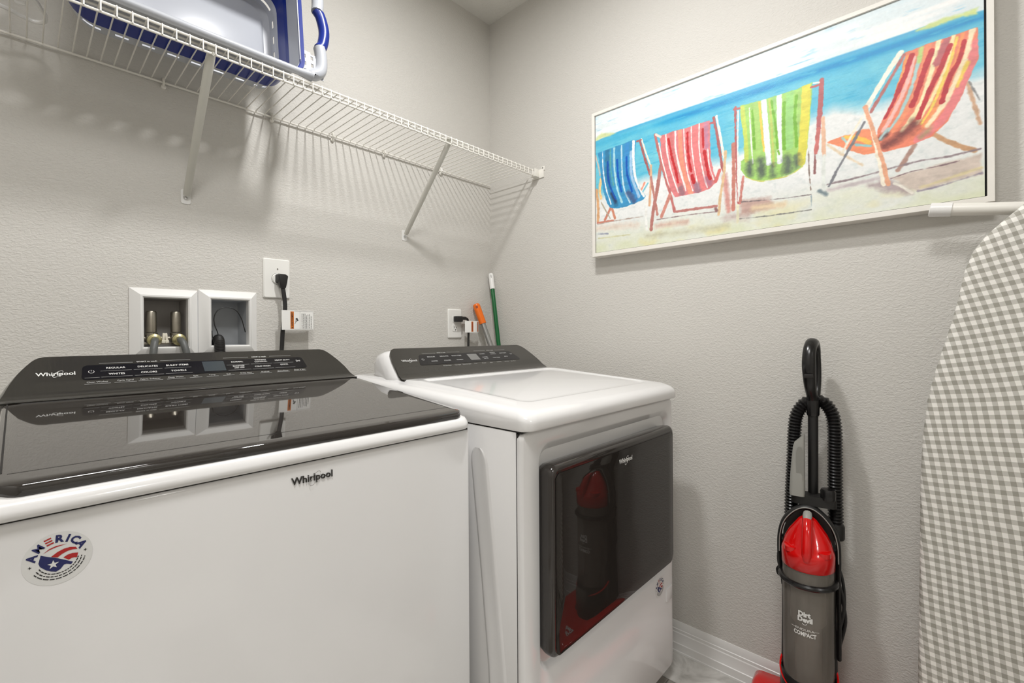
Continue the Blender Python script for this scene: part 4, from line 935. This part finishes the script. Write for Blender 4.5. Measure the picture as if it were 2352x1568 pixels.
co = np.zeros((nv, 3), np.float32); co[:, 0] = -.0405; co[:, 1] = (CY0 + (CY1 - CY0) * (xx / (PW - 1))).ravel(); co[:, 2] = (CZ1 - (CZ1 - CZ0) * (yy / (PH - 1))).ravel()
co -= np.array([0, (PY0 + PY1) / 2, (PZ0 + PZ1) / 2], np.float32)
i0 = (np.arange(PH - 1)[:, None] * PW + np.arange(PW - 1)[None]).ravel()
quads = np.stack([i0, i0 + PW, i0 + PW + 1, i0 + 1], 1).astype(np.int32)
cme.vertices.add(nv); cme.vertices.foreach_set('co', co.ravel())
cme.loops.add(quads.size); cme.loops.foreach_set('vertex_index', quads.ravel())
cme.polygons.add(len(quads)); cme.polygons.foreach_set('loop_start', np.arange(0, quads.size, 4, dtype=np.int32))
cme.update(calc_edges=True)
ca = cme.color_attributes.new('paint', 'FLOAT_COLOR', 'POINT')
ca.data.foreach_set('color', np.concatenate([lini.reshape(-1, 3), np.ones((nv, 1))], 1).astype(np.float32).ravel())
M_canvas = bpy.data.materials.new('painted_canvas'); M_canvas.use_nodes = True
nt = M_canvas.node_tree; at_ = nt.nodes.new('ShaderNodeAttribute'); at_.attribute_name = 'paint'
pb_ = nt.nodes['Principled BSDF']; nt.links.new(at_.outputs['Color'], pb_.inputs['Base Color']); pb_.inputs['Roughness'].default_value = .42
nz_ = nt.nodes.new('ShaderNodeTexNoise'); nz_.inputs['Scale'].default_value = 260; tcn = nt.nodes.new('ShaderNodeTexCoord'); nt.links.new(tcn.outputs['Object'], nz_.inputs['Vector'])
bp_ = nt.nodes.new('ShaderNodeBump'); bp_.inputs['Distance'].default_value = .0004; bp_.inputs['Strength'].default_value = .5; nt.links.new(nz_.outputs['Fac'], bp_.inputs['Height']); nt.links.new(bp_.outputs[0], pb_.inputs['Normal'])
cme.materials.append(M_canvas)
co_ = bpy.data.objects.new('canvas', cme); COL.objects.link(co_); co_.parent = pf

# ---------------------------------------------------------------- upright vacuum cleaner (local: +x forward, +y to its right seen from the front)
vc = thing('vacuum_cleaner', 'red and black upright vacuum cleaner with clear dust cup, against the right wall', 'vacuum cleaner', (-.150, -1.3275, FZ), None, math.radians(188), True)
def zz(z): return z - FZ
M_smoke = bpy.data.materials.new('smoky_clear_plastic'); M_smoke.use_nodes = True
_n = M_smoke.node_tree; _p = _n.nodes['Principled BSDF']; _p.inputs['Base Color'].default_value = lin((140, 133, 124)); _p.inputs['Roughness'].default_value = .12
_tc = _n.nodes.new('ShaderNodeTexCoord'); _nz = _n.nodes.new('ShaderNodeTexNoise'); _nz.inputs['Scale'].default_value = 22; _nz.inputs['Detail'].default_value = 5
_mp = _n.nodes.new('ShaderNodeMapping'); _mp.inputs['Scale'].default_value = (1, 1, .35); _n.links.new(_tc.outputs['Object'], _mp.inputs[0]); _n.links.new(_mp.outputs[0], _nz.inputs['Vector'])
_mr = _n.nodes.new('ShaderNodeMapRange'); _mr.inputs['From Min'].default_value = .3; _mr.inputs['From Max'].default_value = .7; _mr.inputs['To Min'].default_value = .38; _mr.inputs['To Max'].default_value = .62
_n.links.new(_nz.outputs['Fac'], _mr.inputs['Value']); _n.links.new(_mr.outputs[0], _p.inputs['Alpha'])
# dust cup
cup = MB().lathe([(.052, zz(.175)), (.0555, zz(.20)), (.0565, zz(.25)), (.0565, zz(.40)), (.0572, zz(.520)), (.050, zz(.522))], (0, 0, 0), 48)
cp = obj('dust_cup', cup, M_smoke, vc)
obj('inner_filter', MB().lathe([(.022, zz(.19)), (.030, zz(.22)), (.030, zz(.36)), (.040, zz(.375)), (.040, zz(.38)), (.038, zz(.44)), (.046, zz(.50)), (.046, zz(.518))], (-.002, 0, 0), 28), mat('grey_filter_cone', (92, 88, 82), .5, var=.2, vscale=30), cp)
obj('cup_floor', MB().lathe([(.050, zz(.178)), (.051, zz(.190)), (.03, zz(.196)), (.002, zz(.197))], (0, 0, 0), 28), M_blackm, cp)
# red lid
def ell(rx, ry, z, cx=0, n=32): return [(cx + rx * math.cos(2 * math.pi * k / n), ry * math.sin(2 * math.pi * k / n), z) for k in range(n)]
lidr = MB().loft([ell(.0575, .0575, zz(.517)), ell(.0595, .0590, zz(.519)), ell(.0600, .0592, zz(.5525)), ell(.0585, .0580, zz(.558)), ell(.052, .0550, zz(.567), -.003), ell(.046, .0510, zz(.582), -.006), ell(.037, .0425, zz(.600), -.009), ell(.026, .030, zz(.618), -.010), ell(.017, .020, zz(.632), -.010), ell(.009, .012, zz(.638), -.010)])
lidr.tube([(.054, 0, zz(.548)), (.055, 0, zz(.562)), (.048, 0, zz(.585)), (.034, 0, zz(.610)), (.018, 0, zz(.632)), (.0, 0, zz(.641)), (-.012, 0, zz(.636))], [.009, .0115, .0115, .0112, .0115, .011, .008], 14)
lr = obj('dust_cup_lid', lidr, M_red, vc, 45)
obj('release_button', MB().tube([(.020, 0, zz(.633)), (.007, 0, zz(.646)), (-.004, 0, zz(.649))], [.0085, .0105, .0095], 12, flat=(.8, 1.0)), M_greyt, lr)
for sg in (1, -1):
    obj('lid_wing', MB().loft([ell2 for ell2 in [[(.020 + a * .026, sg * (.034 + b * .017), z) for a, b in rr(-1, 1, -1, 1, .8, 4)] for z in (zz(.558), zz(.5695))]] + [[(.018 + a * .018, sg * (.033 + b * .012), zz(.5725)) for a, b in rr(-1, 1, -1, 1, .8, 4)]]), M_red, lr, 50)
# band around the cup
ringp = [(.0585 * math.cos(a), .0600 * math.sin(a), zz(.4815) + .001 * math.sin(a)) for a in np.linspace(-math.pi * .62, math.pi * .62, 30)]
obj('retaining_band', MB().tube(ringp, .0070, 10), M_blackp, vc)
# body behind the cup and arch over the lid
sp = MB()
secs = []
for z, hy, x0, x1 in ((.115, .062, -.085, .045), (.15, .064, -.085, .03), (.19, .064, -.08, -.005), (.26, .0625, -.078, -.012), (.36, .061, -.074, -.014), (.46, .061, -.070, -.014), (.56, .0625, -.066, -.014)):
    secs.append([(a, b, zz(z)) for a, b in rr(x0, x1, -hy, hy, .014, 4)])
sp.loft(secs); obj('body_spine', sp, M_blackm, vc, 50)
arch = [(-.030, -.064, zz(.47)), (-.028, -.0665, zz(.53)), (-.026, -.0650, zz(.575)), (-.024, -.056, zz(.612)), (-.022, -.038, zz(.640)), (-.022, -.018, zz(.6565)), (-.022, 0, zz(.661)), (-.022, .018, zz(.6565)), (-.022, .038, zz(.640)), (-.024, .056, zz(.612)), (-.026, .0650, zz(.575)), (-.028, .0665, zz(.53)), (-.030, .0655, zz(.47)), (-.030, .0665, zz(.38)), (-.030, .066, zz(.28))]
am = MB().tube(bez(arch, 4), .0125, 10, flat=(1.0, .42), up=(1, 0, 0))
am.loft([[(x, y, z) for y, z in [(-.060, zz(.53)), (.060, zz(.53)), (.057, zz(.585)), (.046, zz(.618)), (.026, zz(.642)), (0, zz(.652)), (-.026, zz(.642)), (-.046, zz(.618)), (-.057, zz(.585))]] for x in (-.058, -.030)])
obj('arch', am, M_blackm, vc, 50)
am = MB().tube(bez([(x + .0125, y * .985, z - .001) for x, y, z in arch[1:12]], 4), .0013, 6)
obj('arch_trim', am, M_greyt, vc)
# tool holder bridge
hb = MB().loft([[(-.040 + a * .022, .012 + b * .050 + 0, z) for a, b in rr(-1, 1, -1, 1, .5, 4)] for z in (zz(.664), zz(.667), zz(.686), zz(.689))])
hb.box(-.060, -.030, -.018, .022, zz(.640), zz(.668), .005)
obj('tool_bridge', hb, M_blackm, vc, 50)
obj('peg', MB().lathe([(.0165, zz(.684)), (.0175, zz(.690)), (.0175, zz(.706)), (.0150, zz(.712)), (.002, zz(.713))], (-.030, .044, 0), 20), M_blackp, vc)
# wand and grip
obj('wand', MB().tube([(-.060, .010, zz(.655)), (-.063, .011, zz(.93))], .0120, 18), M_blackm, vc)
obj('wand_collar', MB().lathe([(.0135, zz(.895)), (.0150, zz(.899)), (.0152, zz(.925)), (.0145, zz(.938))], (-.062, .011, 0), 20), M_blackp, vc)
ux, uy = math.cos(math.radians(-10)), math.sin(math.radians(-10))
hp_ = [(.0, .930), (.012, .948), (.034, .978), (.046, 1.015), (.047, 1.045), (.036, 1.074), (.012, 1.092), (-.014, 1.090), (-.034, 1.068), (-.042, 1.030), (-.040, .985), (-.026, .950), (-.008, .930)]
P = [(-.063 + h * ux, .012 + h * uy * 1.0, zz(z)) for h, z in hp_]
Pb = bez(P, 4); nb = len(Pb)
rads = [float(np.interp(i / (nb - 1), [0, .12, .3, .5, .7, .88, 1], [.013, .0135, .0160, .0150, .0100, .0110, .013])) for i in range(nb)]
gh = obj('loop_handle', MB().tube(Pb, rads, 14, flat=(.75, 1.0), up=(1, 0, 0)), M_blackp, vc)
obj('hose_slot', MB().box(.0475 * ux - .063 - .002, .0475 * ux - .063 + .014, .012 + .047 * uy - .010, .012 + .047 * uy + .010, zz(1.000), zz(1.011), .002), M_gap, gh)
# suction hose: up one side, over behind the handle, down the other
hpth = bez([(-.050, -.040, zz(.60)), (-.052, -.038, zz(.68)), (-.056, -.034, zz(.78)), (-.060, -.032, zz(.85)), (-.064, -.026, zz(.895)), (-.070, -.008, zz(.925)), (-.076, .012, zz(.932)), (-.076, .034, zz(.930)), (-.070, .052, zz(.905)), (-.064, .0585, zz(.865)), (-.062, .0590, zz(.80)), (-.060, .0590, zz(.70)), (-.058, .0600, zz(.612))], 8)
obj('suction_hose', corrug(hpth, .0140, .0180, .0082, 18), M_blackp, vc, 25)
obj('hose_cuff', MB().lathe([(.0175, zz(.578)), (.0190, zz(.582)), (.0190, zz(.612)), (.0170, zz(.617))], (-.057, .0605, 0), 20), M_blackm, vc)
# crevice tool
ct_ = []
for z, hx, hy, cx_, cy_ in ((.686, .0145, .0170, -.026, -.024), (.700, .0145, .0175, -.026, -.024), (.740, .0140, .0165, -.026, -.023), (.780, .011, .0150, -.026, -.0215), (.815, .009, .0130, -.027, -.0200)):
    ct_.append([(cx_ + a * hx, cy_ + b * hy, zz(z)) for a, b in rr(-1, 1, -1, 1, .5, 4)])
ct_.append([(-.027 + a * .0075, -.0185 + b * .0115, zz(.838 + .012 * (b + 0))) for a, b in rr(-1, 1, -1, 1, .3, 4)])
cv_ = obj('crevice_tool', MB().loft(ct_), M_greyt, vc, 40)
obj('tool_scoop', MB().loft([[(x, -.017 + a * w2, z0 + b * h2) for a, b in rr(-1, 1, -1, 1, .6, 4)] for x, w2, z0, h2 in ((-.0125, .0085, zz(.768), .048), (-.0145, .0070, zz(.768), .045))]), mat('shaded_grey_plastic', (132, 131, 125), .4), cv_, 50)
# lettering on the cup
def wrap(mb, s, z, h, bold, sx=1.0, a0=0.0):
    V, F = text2d(s, h, bold); Rr = .0575
    # refine: curve each vertex round the cup
    mb.add([(Rr * math.cos(a0 + v[0] * sx / Rr), Rr * math.sin(a0 + v[0] * sx / Rr), zz(z) + v[1]) for v in V], F)
lt = MB()
wrap(lt, 'Dirt', .4130, .0165, .05, .95, -.09); wrap(lt, 'Devil', .3998, .0165, .05, .95, -.07)
wrap(lt, 'ENDURA', .3745, .0078, .0, 1.35, -.08); wrap(lt, 'COMPACT', .3632, .0140, .035, .74, -.08)
V, F = ring2d(0, 0, .0042, .0022, .0012, 150, 400, 16); lt.add([(.0577 * math.cos(v[0] / .0575 - .09), .0577 * math.sin(v[0] / .0575 - .09), zz(.3895) + v[1]) for v in V], F)
for a0, a1 in ((-.62, -.44), (.26, .46)):
    V = []
    for k in range(5):
        a = a0 + (a1 - a0) * k / 4; V += [(.0577 * math.cos(a), .0577 * math.sin(a), zz(.3745 - .0004)), (.0577 * math.cos(a), .0577 * math.sin(a), zz(.3745 + .0004))]
    lt.add(V, [(2 * i, 2 * i + 2, 2 * i + 3, 2 * i + 1) for i in range(4)])
obj('cup_lettering', lt, M_print, cp, 0)
# power cord wound at the sides
cb = MB()
for k, (yo, zt_, zb_, xo) in enumerate(((.0005, .50, .33, -.030), (.004, .47, .28, -.040), (.002, .53, .30, -.046))):
    for sg in (1, -1):
        if sg == -1: zt2, zb2, mx = zt_ + .035, zb_ + .15, .0655
        else: zt2, zb2, mx = zt_, zb_, .0720
        cb.tube(bez([(xo, sg * .058, zz(zt2)), (xo, sg * (mx + yo * .6), zz(zt2 - .05)), (xo, sg * (mx + .0035 + yo), zz((zt2 + zb2) / 2)), (xo, sg * (mx - .001), zz(zb2 + .045)), (xo, sg * .060, zz(zb2))], 5), .0036, 8)
obj('wound_cord', cb, M_blackm, vc)
# lower neck, red trim and clear nozzle window
obj('lower_collar', MB().loft([ell(.056, .060, zz(.105)), ell(.062, .064, zz(.13)), ell(.063, .0645, zz(.20), -.002), ell(.0605, .063, zz(.235), -.004)], False, False).loft([ell(.0605, .063, zz(.235), -.004), ell(.057, .060, zz(.236), -.004)], False, False), M_blackp, vc)
rt = [(-.004 + .0615 * math.cos(a), .0635 * math.sin(a), zz(.238 - .034 * math.cos(a))) for a in np.linspace(-1.9, 1.9, 36)]
obj('red_trim', MB().tube(rt, .0024, 8), M_red, vc)
obj('latch_window', MB().box(.048, .0635, -.018, .030, zz(.165), zz(.222), .004), mat('clear_grey_latch', (120, 116, 110), .12, alpha=.6), vc)
# floor head
hd = []
for x, hy, h in ((-.118, .118, .050), (-.112, .132, .088), (-.095, .138, .105), (-.05, .140, .108), (.02, .140, .100), (.09, .142, .080), (.16, .140, .062), (.20, .128, .050), (.222, .100, .030)):
    hd.append([(x, a, b) for a, b in rr(-hy, hy, .014, h, min(.02, (h - .015) / 2.1), 4)])
hh = obj('floor_head', MB().loft(hd), M_red, vc, 50)
obj('bumper', MB().box(-.10, .215, -.143, .143, .012, .026, .006), M_blackm, hh)
for sg in (1, -1):
    obj('rear_wheel', MB().lathe([(.01, -.010), (.032, -.009), (.034, -.005), (.034, .005), (.032, .009), (.01, .010)], (0, 0, 0), 24).xf(Matrix.Translation((-.085, sg * .105, .034)) @ Matrix.Rotation(math.radians(90), 4, 'X')), M_blackm, hh)
lt = MB(); a = Vector((.13, 0, .0735))
for s_, dx_ in (('Dirt', .012), ('Devil', -.006)):
    V, F = text2d(s_, .022, .03); lt.add([(a.x + dx_ + v[1], v[0], a.z - (dx_ + v[1]) * .25 + .0015) for v in V], F)
obj('head_lettering', lt, M_print, hh, 0)
vc.location.z = FZ

# ---------------------------------------------------------------- ironing board standing on end
ib = thing('ironing_board', 'ironing board with grey gingham cover standing upright against the right wall', 'ironing board', (-.15, -1.74, FZ))
M_ging = bpy.data.materials.new('grey_gingham_cotton'); M_ging.use_nodes = True
nt = M_ging.node_tree; N = nt.nodes; L = nt.links; pb = N['Principled BSDF']; pb.inputs['Roughness'].default_value = .85; pb.inputs['Specular IOR Level'].default_value = .2
tc = N.new('ShaderNodeTexCoord'); sx = N.new('ShaderNodeSeparateXYZ'); L.new(tc.outputs['Object'], sx.inputs[0])
def mth(op, a, b=None, c=None):
    n = N.new('ShaderNodeMath'); n.operation = op
    for i, q in enumerate((a, b, c)):
        if q is None: continue
        if isinstance(q, (int, float)): n.inputs[i].default_value = q
        else: L.new(q, n.inputs[i])
    return n.outputs[0]
nzw = N.new('ShaderNodeTexNoise'); nzw.inputs['Scale'].default_value = 6; L.new(tc.outputs['Object'], nzw.inputs['Vector'])
wob = mth('MULTIPLY', mth('SUBTRACT', nzw.outputs['Fac'], .5), .008)
yv, zv = sx.outputs['Y'], sx.outputs['Z']
top = mth('MULTIPLY', mth('MAXIMUM', mth('SUBTRACT', zv, .62), 0), .42)
bot_ = mth('MULTIPLY', mth('MAXIMUM', mth('SUBTRACT', .55, zv), 0), -.14)
yy_ = mth('SUBTRACT', yv, .19)
zr = mth('ADD', mth('ADD', zv, mth('MULTIPLY', yy_, mth('ADD', mth('ADD', top, bot_), .0))), wob)
yr = mth('ADD', mth('ADD', mth('ADD', yv, mth('MULTIPLY', zv, -.085)), mth('MULTIPLY', mth('POWER', mth('MAXIMUM', mth('SUBTRACT', zv, .62), 0), 2.0), -.175)), wob)
ga = mth('GREATER_THAN', mth('FRACT', mth('DIVIDE', zr, .0184)), .5); gb = mth('GREATER_THAN', mth('FRACT', mth('DIVIDE', yr, .0172)), .5)
sm_ = mth('MULTIPLY', mth('ADD', ga, gb), .5)
rp_ = N.new('ShaderNodeValToRGB'); rp_.color_ramp.interpolation = 'CONSTANT'; e = rp_.color_ramp.elements
e[0].position = 0; e[0].color = lin((242, 239, 232)); e[1].position = .3; e[1].color = lin((200, 197, 189)); x_ = e.new(.8); x_.color = lin((163, 160, 150))
L.new(sm_, rp_.inputs[0])
wv = N.new('ShaderNodeTexNoise'); wv.inputs['Scale'].default_value = 900; L.new(tc.outputs['Object'], wv.inputs['Vector'])
mxc = N.new('ShaderNodeMix'); mxc.data_type = 'RGBA'; mxc.blend_type = 'MULTIPLY'; mxc.inputs['Factor'].default_value = .12; L.new(rp_.outputs[0], mxc.inputs['A']); L.new(wv.outputs['Color'], mxc.inputs['B']); L.new(mxc.outputs['Result'], pb.inputs['Base Color'])
half = [(-1.745, 1.402), (-1.727, 1.392), (-1.707, 1.376), (-1.680, 1.349), (-1.655, 1.322), (-1.635, 1.290), (-1.622, 1.250), (-1.6115, 1.190), (-1.600, 1.135), (-1.5875, 1.085), (-1.574, 1.030), (-1.561, .965), (-1.553, .886), (-1.5485, .787), (-1.5465, .590), (-1.5425, .324), (-1.5425, .10), (-1.548, .075), (-1.565, .062), (-1.60, .058)]
YC = -1.7525
outl = half + [(2 * YC - y, z) for y, z in reversed(half)]
cy_, cz_ = YC, .75
def sc(o, d):
    r_ = []
    n = len(o)
    for i in range(n):
        a, b, c = Vector(o[i - 1]), Vector(o[i]), Vector(o[(i + 1) % n]); t = (c - a).normalized(); nn = Vector((-t.y, t.x)); 
        if nn.dot(Vector((cy_, cz_)) - b) < 0: nn = -nn
        r_.append(b + nn * d)
    return r_
bd = MB(); lo = []
for x, d in ((-.128, .020), (-.130, .004), (-.136, .0), (-.150, -.0005), (-.157, .0015), (-.1615, .006), (-.1635, .014), (-.1645, .03)):
    lo.append([(x, p[0], p[1]) for p in sc(outl, d)])
bd.loft(lo); obj('padded_cover', bd, M_ging, ib, 60)
obj('deck', MB().loft([[(x, p[0], p[1]) for p in sc(outl, .022)] for x in (-.1285, -.122)]), M_bracket, ib)
lg = MB().tube([(-.092, -1.578, 1.4015), (-.092, -1.95, 1.3405)], .0140, 18); l1 = obj('leg_foot', lg, M_wire, ib)
obj('foot_cap', MB().tube([(-.092, -1.5645, 1.4035), (-.092, -1.5660, 1.4032), (-.092, -1.602, 1.3975)], [.0135, .0158, .0158], 20), M_whitep, l1)
obj('leg', MB().tube([(-.092, -1.80, 1.365), (-.085, -1.78, .9), (-.085, -1.74, .30)], .0105, 14).tube([(-.070, -1.70, 1.30), (-.070, -1.76, .85), (-.075, -1.79, .25)], .0105, 14), M_wire, ib)
obj('bottom_foot', MB().tube([(-.075, -1.62, .045), (-.075, -1.90, .045)], .014, 14).tube([(-.075, -1.79, .25), (-.075, -1.79, .045)], .0105, 14), M_wire, ib)
obj('pivot', MB().box(-.125, -.075, -1.785, -1.735, .58, .62, .004), M_bracket, ib)
